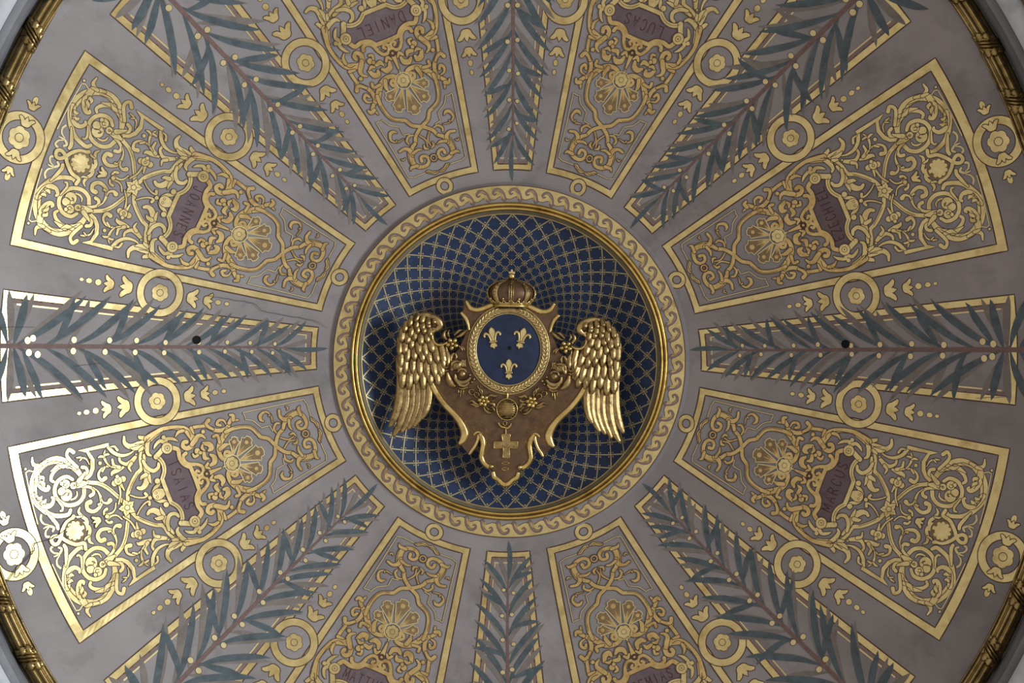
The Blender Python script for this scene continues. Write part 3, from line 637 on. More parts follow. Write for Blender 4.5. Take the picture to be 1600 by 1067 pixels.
# --- palm panels
def palm_panel(deg):
    th = math.radians(deg); root = thing_at('palm_panel', th, 560); rnd = random.Random(int(deg) + 11)
    P = Paint(); sector_frame(P, 6.13, 300, 808, 8.6, 12.5, 9.0, 15.5, h=0.0004); P.make('border', th, GB, root)
    P = Paint()
    def hw(r): return r * math.radians(6.13)
    bw = lambda r: 8.6 + (12.5 - 8.6) * (r - 300) / 508.0
    pw = lambda r: 5.5 * (0.7 + 0.5 * (r - 300) / 508)
    rs = np.linspace(309, 792, 30)
    for s in (1, -1):
        q = [(r, s * (hw(r) - bw(r) - pw(r) / 2)) for r in rs]; P.ribbon(q, [pw(309), pw(792)], 3, 0.0006, raw=True, cap=False)
        rl = np.linspace(318, 782, 30); q = [(r, s * (hw(r) - bw(r) - pw(r) - 1.3)) for r in rl]; P.ribbon(q, [1.7, 2.8], 4, 0.0008, raw=True, cap=False, outline=.3)
    for r, mm, w in ((312, 3, 5), (317.5, 4, 1.7)): P.ribbon([(r, -(hw(r) - bw(r) - (0 if mm == 3 else pw(r)))), (r, hw(r) - bw(r) - (0 if mm == 3 else pw(r)))], w, mm, 0.0007, n=4, cap=False)
    P.make('inner_line', th, GB, root)
    lv = [0.0012]
    def leaf(rb, s, ang, L, w, m, bend=0.0, y0=1.5):
        P = Paint(); a = math.radians(ang); d = np.array([-math.cos(a), s * math.sin(a)]); n = np.array([-d[1], d[0]]) * s
        b = np.array([rb, s * y0]); lv[0] += 0.00006
        pts = [b, b + d * L * .3 + n * L * .035 * (1 - bend), b + d * L * .65 + n * L * (.035 + bend * .05), b + d * L * .88 + n * L * (.015 + bend * .10), b + d * L + n * L * bend * .19]
        P.ribbon(pts, [1.5, w * .62, w * .95, w, w * .78, w * .38, 0.4], 0, lv[0], n=6, cap=False)
        P.make('leaf', th, [m], root)
    # shadow-brown leaves behind, teal leaves in front
    rb = 792.0; k = 0
    while rb > 372:
        H_ = hw(rb) * 1.0
        for s in (1, -1):
            j = rnd.uniform(-5, 5)
            leaf(rb + j - 12, s, 37 + rnd.uniform(-4, 4), H_ * 1.60, 4.2 + H_ * .088, 'leafbrown', rnd.uniform(-.25, .1))
            if k % 2 == 0: leaf(rb + j + 4, s, 58 + rnd.uniform(-6, 8), H_ * 1.08, 4.0 + H_ * .08, 'leafbrown', rnd.uniform(-.2, .2))
        rb -= 20 + H_ * .32; k += 1
    rb = 786.0; k = 0
    while rb > 362:
        H_ = hw(rb)
        for s in (1, -1):
            j = rnd.uniform(-6, 6)
            leaf(rb + j, s, 33 + rnd.uniform(-4, 4), H_ * 1.62, 4.2 + H_ * .09, 'teal', rnd.uniform(-.3, .05))
            if (k + (s > 0)) % 2 == 0: leaf(rb + j - 9, s, 66 + rnd.uniform(-7, 9), H_ * 1.04, 4.0 + H_ * .085, 'teal', rnd.choice((-.5, .25, .45)))
        rb -= 21 + H_ * .34; k += 1
    for s in (1, -1):
        leaf(793, s, 92, 84, 12, 'leafbrown', .1); leaf(786, s, 78, 80, 13, 'teal', .3); leaf(796, s, 112, 98, 13, 'teal', -.12)
        leaf(352, s, 17, 46, 7, 'leafbrown'); leaf(812, s, 150, 46, 17, 'teal', .2, y0=5)
    leaf(348, 1, 0, 66, 7.5, 'teal', 0, y0=0)
    P = Paint(); P.ribbon([(345, 0), (450, .4), (600, -.4), (806, 0), (836, 0)], [2.2, 4, 6, 8, 8], 0, lv[0] + .0003, n=12); P.make('stem', th, ['stem'], root)
    for i, rb in enumerate((766, 752, 690, 636, 588, 540, 492, 446, 402, 366)):
        for s in (1, -1):
            P = Paint(); z = 2.6 + (rb - 366) / 400 * 2.3; P.disc((rb + rnd.uniform(-5, 5), s * (3 + z + rnd.uniform(0, 3) + (3 if i == 1 else 0))), z, 0, lv[0] + .0006 + i * .0001, outline=.7, ry=z * 1.12, n=14); P.make('berry', th, ['pale', 'brown'], root)
    return root
PALM = {0: ('straight to the right', 'EZECHIEL', 'MARCUS'), 45: ('to the lower right', 'MARCUS', 'JEREMIAS'), 90: ('straight down', 'JEREMIAS', 'MATTHEUS'), 135: ('to the lower left', 'MATTHEUS', 'ISAIAS'),
        180: ('straight to the left', 'ISAIAS', 'JOANNES'), 225: ('to the upper left', 'JOANNES', 'DANIEL'), 270: ('straight up', 'DANIEL', 'LUCAS'), 315: ('to the upper right', 'LUCAS', 'EZECHIEL')}
for d, (w, a, b) in PALM.items():
    tag(palm_panel(d), 'teal palm branch in a gold framed strip running %s from the oculus' % w, 'painted panel', 'palm branch strips of the dome')

# --- roundels between panels and palms
def roundel(th, r0=559.0):
    root = thing_at('rosette_roundel', th, r0); c = (r0, 0.0)
    P = Paint(); P.ring(c, 37.5, 25.6, 0, 0.0012, outline=0.9, n=56); P.make('ring', th, GB, root)
    P = Paint(); rosette(P, c, 13.6, 0.0012); P.make('flower', th, GB, root)
    for dx, sz, sg in ((44, 16.0, 1), (74, 13.2, 1), (-43, 14.6, -1), (-70, 12.0, -1)):
        P = Paint(); bell(P, (r0 + dx, 0), sz, 0 if sg > 0 else PI, 0.0010); P.make('bellflower', th, GB, root)
    for dx, rx, ry in ((100, 4.8, 4.6), (115, 4.6, 3.8), (127, 3.2, 2.6), (-94, 4.6, 3.6), (-108, 3.6, 2.8)):
        P = Paint(); P.disc((r0 + dx, 0), rx, 0, 0.0010, outline=.8, ry=ry, n=18); P.make('drop', th, GB, root)
    return root
PW = dict((a, n) for n, a in NAMES)
for d, (w, a, b) in PALM.items():
    for s, nm in ((-1, a), (1, b)):
        if d == 90: continue               # below the frame
        side = {0: 'right palm', 45: 'lower right palm', 135: 'lower left palm', 180: 'left palm', 225: 'upper left palm', 270: 'top palm', 315: 'upper right palm'}[d]
        tag(roundel(math.radians(d + s * 8.66)), 'gold ring with six-petal rosette between %s and the panel %s' % (side, nm if nm not in ('MATTHEUS', 'JEREMIAS') else 'at bottom ' + ('left' if nm == 'MATTHEUS' else 'right')), 'roundel', 'rosette roundels between panels and palms')

# --- larger roundels on the outer panel ends
def edge_roundel(word, px, py):
    t, r0 = unwarp(np.array([px]), np.array([py])); th = float(t[0]); r0 = float(r0[0])
    root = thing_at('edge_roundel', th, r0); c = (r0, 0.0)
    P = Paint(); P.ring(c, 40, 26.5, 0, 0.0014, outline=.9, n=56); P.make('ring', th, GB, root)
    P = Paint(); rosette(P, c, 17.5, 0.0014); P.make('flower', th, GB, root)
    for s in (1, -1):
        P = Paint(); bell(P, (r0 - 2, s * 18), 12.5, s * PI / 2, 0.0018); P.make('bellflower', th, GB, root)
        P = Paint(); bell(P, (r0 - 3, s * 46), 10.5, s * PI / 2, 0.0014); P.make('bellflower', th, GB, root)
        P = Paint(); P.disc((r0 - 4, s * 62), 4.2, 0, 0.0014, outline=.8, ry=6.4, n=18); P.make('drop', th, GB, root)
    tag(root, 'large gold rosette ring at the outer end of the panel %s' % word, 'roundel', 'rosette rings at the outer panel ends')
for word, px, py in (('JOANNES', 30, 215), ('ISAIAS', 22, 866), ('EZECHIEL', 1560, 221), ('MARCUS', 1567, 870)): edge_roundel(word, px, py)

# --- two dark cable holes with a rim, and cracks in the plaster
for px, py, lb in ((307.5, 531, 'left'), (1321, 537.5, 'right')):
    a = np.linspace(0, 2 * PI, 24, endpoint=False); V = []; Fc = []
    for rr, h in ((6.6, 0.0), (6.4, 0.007), (5.4, 0.0085), (5.0, 0.004), (0.01, 0.0035)):
        V += on_dome(px + rr * np.cos(a), py + rr * np.sin(a), 0.004 + h).tolist()
    for j in range(4):
        for i in range(24): Fc.append((j * 24 + i, j * 24 + (i + 1) % 24, (j + 1) * 24 + (i + 1) % 24, (j + 1) * 24 + i))
    tag(obj('cable_hole', V, Fc, 'black'), 'small round black hole in the %s palm branch strip' % lb, 'hole', 'black holes in the side palm strips')
def crack(pts, w):
    C = spline(pts, 6); rg = random.Random(3); C = C + np.array([[rg.uniform(-.7, .7), rg.uniform(-.7, .7)] for _ in C])
    T = np.gradient(C, axis=0); T /= np.linalg.norm(T, axis=1)[:, None]; N = np.stack([-T[:, 1], T[:, 0]], -1); W = wprofile(w, len(C))[:, None] / 2
    A, B = C + N * W, C - N * W; n = len(C); Q = np.concatenate([A, B])
    obj('crack', on_dome(Q[:, 0], Q[:, 1], 0.020), [(i, i + 1, n + i + 1, n + i) for i in range(n - 1)], 'crack', ceiling)
crack([(10, 910), (30, 885), (52, 862), (54, 850), (75, 843), (95, 833), (112, 820)], [1.2, 1.8, 1.4, 1.2, .5])
crack([(322, 462), (350, 466), (395, 474), (412, 486), (445, 492), (490, 501), (512, 512)], [.5, .9, .7, .9, .4])
crack([(118, 572), (160, 567)], [.7, .5]); crack([(3, 511), (55, 511)], [.8, .5]); crack([(1525, 622), (1580, 620)], [.8, .5])

# ------------------------------------------------------------------ the winged crest hanging in the oculus
ZC = 7.22; PXM = ZC / F
CO = np.array([795.0, 560.0]); PHI = math.radians(1.6); EX = np.array([math.cos(PHI), math.sin(PHI)]); EY = np.array([-math.sin(PHI), math.cos(PHI)])
def mirp(P):                               # mirror photograph points on the leaning axis of the crest
    P = np.asarray(P, float); d = P - CO; u, v = d @ EX, d @ EY
    return CO + np.outer(-u, EX) + np.outer(v, EY)
def loc(u, v): return CO + u * EX + v * EY
def pq(s, x0=0.0, y0=0.0, k=1.0): return np.array([[x0 + float(a) / k, y0 + float(b) / k] for a, b in (p.split(',') for p in s.split())])
def c3(P, lift):
    P = np.asarray(P, float); return at(P[:, 0], P[:, 1], ZC - np.asarray(lift, float))
crest = empty('winged_crest', tuple(at(795, 560, ZC))); WORLD[crest.name] = tuple(at(795, 560, ZC))
tag(crest, 'gilded winged coat of arms with crown and three lilies, hanging in the oculus', 'crest')

def rstroke(name, path, w, H, base, m, parent, n=7, ridge=0.0, barb=0.0, sec=7, closed=False, raw=False, root_fade=False):
    """carved strand: half-round (or ridged feather) section swept along a photograph path"""
    C = np.asarray(path, float) if raw else spline(path, n, closed); k = len(C); W = wprofile(w, k) / 2; Hh = wprofile(H, k); Bb = wprofile(base, k)
    T = np.roll(C, -1, 0) - np.roll(C, 1, 0) if closed else np.gradient(C, axis=0)
    T /= np.maximum(np.linalg.norm(T, axis=1)[:, None], 1e-9); N = np.stack([-T[:, 1], T[:, 0]], -1)
    ts = np.linspace(-1, 1, sec); V = []; L_ = []
    for j, t in enumerate(ts):
        prof = math.sqrt(max(0, 1 - t * t)) * (1 - ridge) + ridge * math.exp(-(t / .16) ** 2) + (0.25 * ridge * math.exp(-((abs(t) - .6) / .15) ** 2))
        hh = Hh * prof
        if barb: hh = hh * (1 + barb * np.where((np.arange(k) + (j % 2)) % 2 == 0, 1, -1) * (0.2 < abs(t) < .98))
        V.append(C + N * (W * t)[:, None]); L_.append(Bb + hh)
    V.append(C + N * (W * .96)[:, None]); L_.append(Bb - 0.02); V.append(C - N * (W * .96)[:, None]); L_.append(Bb - 0.02)
    R = len(V); P3 = np.concatenate([c3(v, l) for v, l in zip(V, L_)]); Fc = []
    for j in range(R):
        for i in range(k if closed else k - 1):
            a, b = j * k + i, j * k + (i + 1) % k; c, d = ((j + 1) % R) * k + (i + 1) % k, ((j + 1) % R) * k + i; Fc.append((a, b, c, d))
    if not closed: Fc.append(tuple(j * k for j in range(R))); Fc.append(tuple(j * k + k - 1 for j in range(R))[::-1])
    return obj(name, P3, Fc, m, parent, smooth=True)
def plate(name, P, base, top, bev, m, parent, inset=None, smooth=False):
    P = np.asarray(P, float); k = len(P)
    T = np.roll(P, -1, 0) - np.roll(P, 1, 0); T /= np.maximum(np.linalg.norm(T, axis=1)[:, None], 1e-9); N = np.stack([-T[:, 1], T[:, 0]], -1)
    area_ = np.sum(P[:, 0] * np.roll(P[:, 1], -1) - np.roll(P[:, 0], -1) * P[:, 1])
    if area_ < 0: N = -N
    I = P + N * (inset if inset else bev)
    V = np.concatenate([c3(P, base), c3(P, top - bev * PXM), c3(I, top)]); Fc = []
    for j in range(2):
        for i in range(k): Fc.append((j * k + i, j * k + (i + 1) % k, (j + 1) * k + (i + 1) % k, (j + 1) * k + i))
    Fc.append(tuple(range(2 * k, 3 * k))); Fc.append(tuple(range(k))[::-1])
    return obj(name, V, Fc, m, parent, smooth=smooth)
def dome_disc(name, c, rx, ry, base, H, m, parent, n=18, rings=4, rot=0.0):
    V = []; Fc = []; a = np.linspace(0, 2 * PI, n, endpoint=False)
    for j in range(rings + 1):
        q = math.cos(j / rings * PI / 2 * .97); x, y = rx * q * np.cos(a), ry * q * np.sin(a)
        P = np.stack([c[0] + x * math.cos(rot) - y * math.sin(rot), c[1] + x * math.sin(rot) + y * math.cos(rot)], -1)
        V.append(c3(P, np.full(n, base + H * math.sin(j / rings * PI / 2))))
    for j in range(rings):
        for i in range(n): Fc.append((j * n + i, j * n + (i + 1) % n, (j + 1) * n + (i + 1) % n, (j + 1) * n + i))
    Fc.append(tuple(range(rings * n, rings * n + n))); Fc.append(tuple(range(n))[::-1])
    return obj(name, np.concatenate(V), Fc, m, parent, smooth=True)

# cartouche body
LB = pq('772,476 761,481 746,486 736,483 730,476 727.5,469 724,475 724,483 719.5,488 726,496 730,508 726,524 716,545 700,562 684,580 671.5,590 675,603 681,614 687,623 694,632 703,642 712.5,651 719,659 724,667 727,677 725,687 719,694 724,701 732,710.5 737,709 743,702 748,692 750.5,682 752,690 751,702 749,713 751,721 756,728 763,732 769,735.5 770.5,744 775,748 780,749.5 784,756.5 790,760')
body = np.vstack([LB, mirp(LB)[::-1][1:]]); bodyP = plate('cartouche', body, -0.03, 0.045, 1.2, 'bronzedark', crest)
def both(fn):
    for s in (0, 1): fn((lambda P: np.asarray(P, float)) if s == 0 else mirp)
def rims(f):
    for nm, pth, w, H in (
        ('rim', '672,591 676,603 682,614 694,631 712,650 721,663 726,677 723,687 717,694', [5, 8, 8, 8, 8.5, 9.5, 11, 10, 5], .032),
        ('rim', '749,677 753,684 755,694 753,706 752,715 756,723 763,729 768,727', [5, 7.5, 7.5, 7.5, 7.5, 7, 7, 7], .032),
        ('rim', '748,679 746,688 742,697 737,704 733,710', [5, 4.5, 4.5, 5, 4], .022),
        ('rim', '740,680 744,676 748,675 753,678', [3, 3.5, 3.5, 3], .02),
        ('rim', '774,474 762,479 747,484 735,481 728,470', [6, 7, 7, 7, 5], .035),
        ('rim', '720,488 727,496 731,506 733,516', [5, 6, 5, 4], .03),
        ('rim', '770,737 772,745 778,749 784,755 790,758', [6, 7, 6, 7, 7], .028)):
        rstroke(nm, f(pq(pth)), [v * 1.28 for v in w], H * .72, 0.040, 'rimgold', bodyP, n=8, sec=9)
    dome_disc('scroll_knob', f(pq('768,729'))[0], 4.6, 4.2, .05, .03, 'rimgold', bodyP)
    # combed engraving beside the rims, one mesh per side
    V = []; Fc = []; base = spline(pq('681,600 690,615 702,629 717,645 728,660 733,677 729,692'), 8); b2 = spline(pq('738,690 741,675 748,668 756,672 760,685 758,702 757,715'), 8)
    for C0, n_, dx, dy in ((base, 9, 2.6, -1.0), (b2, 4, .2, -2.6)):
        for q in range(n_):
            C = f(C0 + np.array([dx * q, dy * q]) + (0 if C0 is base else np.stack([np.linspace(-1, 1, len(C0)) * 1.7 * q, np.zeros(len(C0))], -1)))
            i0 = int(2 + q * 1.2) if C0 is base else 3; C = C[i0:len(C) - i0]; T = np.gradient(C, axis=0); T /= np.linalg.norm(T, axis=1)[:, None]; N = np.stack([-T[:, 1], T[:, 0]], -1)
            k = len(C); b = len(V); V += c3(C + N * .36, np.full(k, .0446)).tolist() + c3(C, np.full(k, .0468)).tolist() + c3(C - N * .36, np.full(k, .0446)).tolist()
            for j in range(2): Fc += [(b + j * k + i, b + j * k + i + 1, b + (j + 1) * k + i + 1, b + (j + 1) * k + i) for i in range(k - 1)]
    tag(obj('engraving', V, Fc, 'bronze', bodyP), kind='stuff')
both(rims)
# mounting rod behind the crest up to the cupola
a = np.linspace(0, 2 * PI, 12, endpoint=False); V = []
for z in (ZC + .02, ZB + .43): V += [(at(795, 545, ZC)[0] + .02 * math.cos(t), at(795, 545, ZC)[1] + .02 * math.sin(t), z) for t in a]
obj('mounting_rod', V, [(i, (i + 1) % 12, 12 + (i + 1) % 12, 12 + i) for i in range(12)], 'bronzedark', crest)

# oval shield, wreath frame, lilies
SX, SY = 794.6, 546.0
oval = dome_disc('oval_shield', (SX, SY), 52, 58, 0.05, 0.018, 'shieldblue', crest, n=64, rings=8)
a = np.linspace(0, 2 * PI, 97)[:-1]
fr = np.stack([SX + 57.2 * np.cos(a), SY + 62.8 * np.sin(a)], -1)
frame = rstroke('oval_frame', fr, [15.5], .030, .045, 'bronze', crest, closed=True, raw=True, sec=9)
for q in (50.6, 64.0): rstroke('frame_bead', np.stack([SX + q * np.cos(a), SY + (q + 5.6) * np.sin(a)], -1), [2.2], .012, .052, 'lisgold', frame, closed=True, raw=True, sec=5)
for sg in (1, -1):
    for i in range(27):
        t = -PI / 2 + sg * (0.30 + (PI - .42) * i / 26)
        def fp(dt, dr): tt = t + sg * dt; return np.array([SX + (57.2 + dr) * math.cos(tt), SY + (62.8 + dr) * math.sin(tt)])
        for q, dr in ((1, 4.4), (-1, -4.4)):
            rstroke('laurel_leaf', [fp(.075, 0), fp(.035, dr * .55), fp(-.045, dr)], [1.4, 4.0, 1.6], [.014, .017, .010], .071, 'lisgold', frame, n=3, sec=5)
def lily(cx, cy, s, rot):
    U = Matrix.Rotation(rot, 2)
    def tp(P): return np.array([[cx, cy] + np.array(U @ Vector((x * s, y * s))) for x, y in P])
    root = plate('fleur_de_lis', tp([(0, -17), (3, -14.5), (4.8, -10.5), (4, -6.5), (2.2, -1), (1.6, 4.6), (-1.6, 4.6), (-2.2, -1), (-4, -6.5), (-4.8, -10.5), (-3, -14.5)][::-1]), .06, .086, 1.0, 'lisgold', crest)
    for g in (1, -1):
        rstroke('side_petal', tp([(g * 3.0, 4.6), (g * 4.0, -1), (g * 6.2, -6.4), (g * 9.6, -8), (g * 12, -5.4), (g * 11.4, -2.8)]), [3.2 * s, 3.6 * s, 4.6 * s, 4.8 * s, 4.4 * s, 3.4 * s], .020, .066, 'lisgold', root, n=5, sec=5)
    rstroke('band', tp([(-6, 5.2), (0, 5.8), (6, 5.2)]), [2.6 * s], .02, .07, 'lisgold', root, n=4, sec=5)
    plate('foot', tp([(-3, 7), (-5.6, 11), (-4.6, 13.6), (-2, 13.8), (0, 17), (2, 13.8), (4.6, 13.6), (5.6, 11), (3, 7)]), .06, .084, .9, 'lisgold', root)
lily(769.8, 528.4, 1.04, math.radians(-8)); lily(814.8, 528.8, 1.04, math.radians(15)); lily(795.0, 577.0, .98, math.radians(0))
dome_disc('centre_hole', (796.2, 543.8), 4.0, 4.0, .066, .004, 'black', oval, n=16, rings=2)

# crown
crown = empty('crown', (0, 0, 0)); crown.parent = crest; WORLD[crown.name] = WORLD[crest.name]
CU, CV = 1.0, -82.0                        # base centre in crest axes
RP = [(0, 26), (3, 27.5), (6, 30.5), (11, 35), (17, 37.6), (23, 37.8), (29, 35), (34, 29), (38, 20), (40.5, 11), (42, 5)]
def cr_R(h): return np.interp(h, [p[0] for p in RP], [p[1] for p in RP])
def crp(h, f, out=0.0):
    R = cr_R(h) + out; p = loc(CU + R * math.cos(f), CV - h); return at(p[0:1], p[1:2], ZC - (.055 + R * .62 * PXM * math.sin(f)))[0]
hs = np.linspace(0, 42, 22); fs = np.linspace(0, 2 * PI, 48, endpoint=False)
V = [crp(h, f, -1.6) for h in hs for f in fs]
obj('cap', V, [(j * 48 + i, j * 48 + (i + 1) % 48, (j + 1) * 48 + (i + 1) % 48, (j + 1) * 48 + i) for j in range(21) for i in range(48)], 'bronzedark', crown, smooth=True)
def tube3(name, C, r, m, parent, n=8, closed=False):
    C = np.asarray(C, float); k = len(C); r = wprofile(r, k); V = []
    T = np.roll(C, -1, 0) - np.roll(C, 1, 0) if closed else np.gradient(C, axis=0)
    for i in range(k):
        t = Vector(T[i]).normalized(); u = t.cross(Vector((0.3, .2, 1))).normalized(); w = t.cross(u)
        for j in range(n): V.append(np.array(Vector(C[i]) + (u * math.cos(2 * PI * j / n) + w * math.sin(2 * PI * j / n)) * r[i]))
    Fc = [(i * n + j, i * n + (j + 1) % n, ((i + 1) % k) * n + (j + 1) % n, ((i + 1) % k) * n + j) for i in range(k if closed else k - 1) for j in range(n)]
    if not closed: Fc += [tuple(range(n))[::-1], tuple(range((k - 1) * n, k * n))]
    return obj(name, V, Fc, m, parent, smooth=True)
def ball(name, c, r, m, parent, n=10):
    V = []; Fc = []
    for j in range(n // 2 + 1):
        p = PI * j / (n // 2)
        for i in range(n): V.append((c[0] + r * math.sin(p) * math.cos(2 * PI * i / n), c[1] + r * math.sin(p) * math.sin(2 * PI * i / n), c[2] + r * math.cos(p)))
    Fc = [(j * n + i, j * n + (i + 1) % n, (j + 1) * n + (i + 1) % n, (j + 1) * n + i) for j in range(n // 2) for i in range(n)]
    return obj(name, V, Fc, m, parent, smooth=True)
for f in np.radians([90, 48, 132, 12, 168]):
    arch = tube3('arch', [crp(h, f, .3) for h in np.linspace(3, 41, 18)], [.011, .010, .006], 'bronze', crown)
    for g in (1, -1): tube3('arch_edge', [crp(h, f + g * .085 * (1 if h < 30 else (41 - h) / 11 + .15), 0.8) for h in np.linspace(3, 40, 16)], [.0065, .006, .004], 'bronze', arch, n=6)
    for h in np.linspace(9, 35, 6): ball('pearl', crp(h, f, 1.6), .0075, 'rimgold', arch, 8)
for h, r in ((0.4, .013), (3.6, .008)): tube3('base_band', [crp(h, f, .6) for f in np.linspace(0, 2 * PI, 48, endpoint=False)], [r], 'rimgold', crown, closed=True)
for f in np.radians([30, 70, 110, 150]):
    for g in (1, -1): tube3('scallop', [crp(h, f + g * d, 1.2) for h, d in ((9.5, .02), (6, .05), (4.6, .14), (5.6, .25), (8.5, .30))], [.004, .006, .006, .006, .004], 'rimgold', crown, n=6)
    ball('pearl', crp(11, f, 1.5), .012, 'rimgold', crown)
ob = loc(CU, CV - 46.5); ball('orb', at(ob[0], ob[1], ZC - .07), 5.6 * PXM, 'rimgold', crown, 16)
cx_ = [(-1.6, -2.0), (-1.9, -3.4), (-4.8, -3.2), (-5.4, -4.8), (-4.8, -6.4), (-1.9, -6.2), (-2.0, -8.8), (0, -10.4), (2.0, -8.8), (1.9, -6.2), (4.8, -6.4), (5.4, -4.8), (4.8, -3.2), (1.9, -3.4), (1.6, -2.0)]
plate('crown_cross', [loc(CU + x * 1.0, CV - 49.5 + y + 2.0) for x, y in cx_], .055, .085, .7, 'lisgold', crown)

# wings
def wing(f, side):
    out = pq('688,507 684,499 672,492 661,489.5 648,493 638,499 628,512 622,527 620.5,550 624,574 626,600 650,604 672,596 690,587 700,566 697,540 687,541 679,538 674,524 676,517 684,514')
    root = plate('wing', f(out), -.02, .02, 3.0, 'bronze', crest)
    k = 0
    def feather(p, w, base, H=.030, bar=.09):
        rstroke('feather', f(p), [w * .5, w * .82, w, w * 1.02, w * .98, w * .8, w * .35], [H * .35, H * .55, H * .75, H * .9, H, H * .8, H * .3], [base - .006, base - .002, base + .003, base + .008, base + .010], 'bronze', root, n=8, ridge=.32, barb=bar, sec=9)
    for p, w in (('625,560 625,612 619,645 609,667', 14), ('634,575 634,625 627,658 614,682', 14), ('643,580 645,628 638,655 627,676', 12.5), ('652,580 654,626 648,652 637,671', 12.5), ('661,580 662,624 657,648 646,667', 12.5), ('669,580 670,618 666,640 658,655', 12)):
        feather(pq(p), w, .012 + .006 * k, .026); k += 1
    rnd = random.Random(5)
    rows = [(.048, 566, 38, [(629, -1), (640, -1), (650, 0), (660, 2), (670, 4), (680, 6)], 12.5),
            (.058, 552, 34, [(625, -1), (634, -1), (645, 0), (655, 2), (665, 4), (675, 6), (685, 8)], 12),
            (.068, 539, 30, [(627, -1), (637, -1), (647, 1), (658, 3), (668, 5), (678, 7), (689, 7)], 11.5),
            (.078, 526, 26, [(625, -1), (633, -1), (643, 0), (653, 2), (662, 4), (671, 6)], 11.5),
            (.088, 514, 23, [(629, -2), (638, -2), (648, -1), (657, 1), (666, 3)], 11),
            (.098, 504, 20, [(635, -4), (644, -3), (653, -1), (662, 1), (670, 3)], 10.5),
            (.108, 496, 17, [(644, -5), (653, -4), (661, -1), (669, 1)], 10),
            (.116, 491, 14, [(654, -6), (662, -4), (670, -1), (678, 1)], 9)]
    for base, y, L, xs, w in rows:
        for i, (x, dx) in enumerate(xs):
            y1 = y + rnd.uniform(-4, 4); l = L * rnd.uniform(.9, 1.1)
            feather(np.array([(x, y1), (x + dx * .25, y1 + l * .35), (x + dx * .6, y1 + l * .7), (x + dx, y1 + l)]), w * rnd.uniform(.92, 1.08), base + .003 * (i % 2))
    for p, w, b in (('690,546 692,560 694,576', 10, .07), ('699,548 700,560 700,573', 9, .066), ('683,560 687,575 690,589', 10, .058), ('676,565 679,580 681,594', 10, .05)):
        feather(pq(p), w, b)
    rstroke('leading_edge', f(pq('622,552 621.5,532 630,510 645,497 660,491.5 674,494 684,501 687.5,508 682,514 675,512')), [3, 4, 5, 6, 8, 11, 13, 12, 9, 5], [.016, .02, .02, .02, .022, .026, .026, .024, .02, .015], [.05, .065, .08, .092, .10, .105, .105, .10, .095, .09], 'bronze', root, n=8)
    rstroke('inner_edge', f(pq('684,513 676,519 676,529 681,537 690,539 699,535')), [8, 6, 5, 5, 5, 4], .022, [.09, .085, .08, .08, .075, .06], 'rimgold', root, n=7)
    return root
wing(lambda P: np.asarray(P, float), 0); wing(mirp, 1)

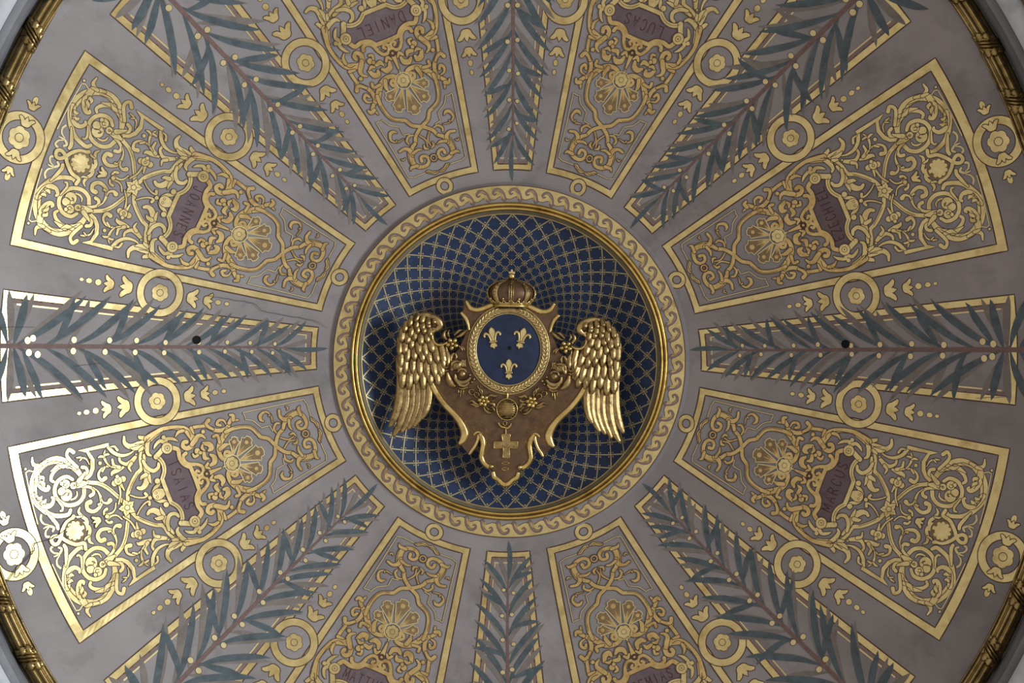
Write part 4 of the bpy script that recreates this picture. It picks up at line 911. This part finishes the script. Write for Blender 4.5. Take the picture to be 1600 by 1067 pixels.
# flower garlands on both sides
def flower(c, r, n, base, m, parent, rot=0.0):
    o = dome_disc('flower', c, r * .32, r * .32, base + .02, .022, m, parent, n=12)
    for i in range(n):
        t = rot + 2 * PI * i / n; d = np.array([math.cos(t), math.sin(t)])
        dome_disc('petal', np.array(c) + d * r * .60, r * .43, r * .36, base, .024, m, o, n=12, rings=3, rot=t)
    return o
def garland(f):
    A = lambda s: f(pq(s, 610, 480, 10.667)); B = lambda s: f(pq(s, 660, 570, 10.667)); m = 'bronze'
    g = flower(A('1030,610')[0], 10.5, 5, .07, 'rimgold', crest, .4)
    def lf(p, w, base=.06, H=.018, nm='leaf', mm=m): rstroke(nm, p, w, H, base, mm, crest, n=6, ridge=.3, sec=7)
    for s, w in (('940,540 895,480 900,420 940,375', [4, 6, 5, 1]), ('985,500 960,440 985,370', [3, 5, 1]), ('1060,470 1100,430 1150,390 1200,380', [3, 5, 5, 1]), ('1100,500 1180,460 1240,410 1290,370', [3, 6, 5, 1]),
                 ('880,640 870,710 900,765', [3, 5, 1]), ('930,660 940,720 930,780', [3, 5, 1]), ('1140,640 1190,690 1200,750', [3, 5, 1]), ('1180,640 1220,680 1240,730', [2, 4, 1]),
                 ('1060,760 1010,830 1000,900 1030,940', [4, 7, 7, 2]), ('1080,760 1100,830 1080,890', [3, 5, 2])): lf(A(s), w)
    o = dome_disc('rose_bud', A('1095,965')[0], 11, 8.5, .06, .04, m, crest, rot=-.3)
    for s in ('1010,1000 1030,930 1100,900 1180,910', '1040,1030 1080,960 1150,930'): rstroke('petal', A(s), [2, 6, 6, 3], .02, .085, m, o, n=6)
    for dx in (0, 26, 52): rstroke('stamen', A('%d,870 %d,940 %d,1000' % (1195 + dx, 1190 + dx, 1205 + dx)), [3, 3, 2], .02, .07, m, o, n=4)
    o = dome_disc('rose', B('665,150')[0], 6.2, 6.0, .085, .035, m, crest)
    for s, w in (('545,150 560,240 640,290 740,270 800,210', [5, 8, 9, 8, 5]), ('575,280 640,345 720,345 780,290', [4, 7, 7, 4]), ('590,130 620,80 690,75 735,120', [4, 6, 6, 4]), ('600,380 680,400 750,370', [3, 5, 3])): rstroke('petal', B(s), w, .024, .066, m, o, n=6)
    lf(B('415,120 430,220 470,300 550,360'), [6, 11, 12, 4], .06, .03); lf(B('480,100 510,30 580,-20 650,-10'), [6, 12, 12, 5], .065, .03); lf(B('330,60 400,40 460,20'), [2, 6, 3]); lf(B('340,110 400,95 440,90'), [2, 5, 2])
    for s in ('600,410 605,475', '650,420 640,480 630,540', '685,420 675,500'): rstroke('stalk', B(s), [2.6, 2.2, 1.6], .014, .055, 'rimgold', crest, n=5, sec=5)
    for s, r in (('790,170', 2.6), ('860,240', 2.6), ('825,290', 2.6)): dome_disc('berry', B(s)[0], r, r, .06, .022, m, crest, n=10)
    flower(B('1020,600')[0], 10, 6, .07, 'rimgold', crest, .2)
    for s, w in (('960,560 900,540 860,500 880,460 930,470 950,520', [2, 3, 3.5, 3.5, 3, 2]), ('870,480 820,500 780,460 790,415 840,410 870,450', [2, 3, 3.5, 3.5, 3, 2]), ('990,500 990,430 930,380 920,330', [3, 4, 4, 1]), ('1000,520 950,420 970,350', [2, 3, 1]),
                 ('760,615 830,600 880,640 940,660', [1, 5, 6, 4]), ('770,650 840,660 900,690 950,680', [1, 5, 6, 4]), ('1090,540 1140,505 1200,520 1260,510', [4, 6, 6, 1]), ('1120,590 1180,600 1230,560', [3, 5, 1]), ('1110,640 1180,650 1200,690 1240,710', [4, 6, 5, 1]),
                 ('1020,700 1050,760 1120,800 1190,790', [3, 5, 6, 1]), ('1060,700 1100,740 1160,760', [3, 5, 1]), ('1150,690 1190,740 1200,790', [3, 4, 1])): lf(B(s), w, .055, .02)
both(garland)

# medal, bow, cross and the two small ovals
MC = np.array([792.3, 639.6]); med = dome_disc('medal', MC, 15.2, 15.8, .04, .022, 'bronze', crest, n=32, rings=3)
a = np.linspace(0, 2 * PI, 41)[:-1]; rstroke('medal_rim', np.stack([MC[0] + 16 * np.cos(a), MC[1] + 16.6 * np.sin(a)], -1), [2.6], .02, .05, 'rimgold', med, closed=True, raw=True, sec=5)
for i in range(9):
    y = -12.6 + i * 3.15; hx = math.sqrt(max(0, 1 - (y / 15.2) ** 2)) * 14.4; rstroke('medal_bar', [(MC[0] - hx, MC[1] + y), (MC[0], MC[1] + y - .6), (MC[0] + hx, MC[1] + y)], [1.7], .014, .058, 'bronze', med, n=5, sec=5)
rstroke('medal_loop', pq('792.5,614 793,618 792.6,623'), [4, 5, 4], .02, .055, 'rimgold', med, n=4)
for s in ('787.5,664 786,661 787.5,658.5 790.5,658.5 792,661 790.5,664',): rstroke('link_ring', pq(s), [1.8], .016, .05, 'rimgold', crest, n=5, closed=True, sec=5)
for s in ('789,668 784,667 780,663 778.5,660', '789,668 793,669 797,666 799,661'): rstroke('bow', pq(s), [5, 5, 4, 2], .02, .05, 'rimgold', crest, n=5)
rstroke('link_pin', pq('790,668 790.3,673 790.4,678'), [3, 2.4, 3], .016, .048, 'rimgold', crest, n=4)
CX = pq('740,165 868,160 850,265 968,268 965,358 848,350 860,490 760,488 770,352 638,360 640,268 765,270', 700, 660, 8.889)
crs = plate('cross', CX, .03, .062, .8, 'bronze', crest)
Q = []
for i in range(12): Q += [CX[i] * (1 - t) + CX[(i + 1) % 12] * t for t in (0.06, .35, .65, .94)]
rstroke('cross_rim', np.array(Q), [1.7], .008, .060, 'rimgold', crs, closed=True, raw=True, sec=5)
for x, y in ((789.5, 723.6), (789.3, 732.6)):
    a = np.linspace(0, 2 * PI, 25)[:-1]; rstroke('oval_link', np.stack([x + 5.2 * np.cos(a), y + 1.9 * np.sin(a)], -1), [1.4], .010, .045, 'rimgold', bodyP, closed=True, raw=True, sec=5)
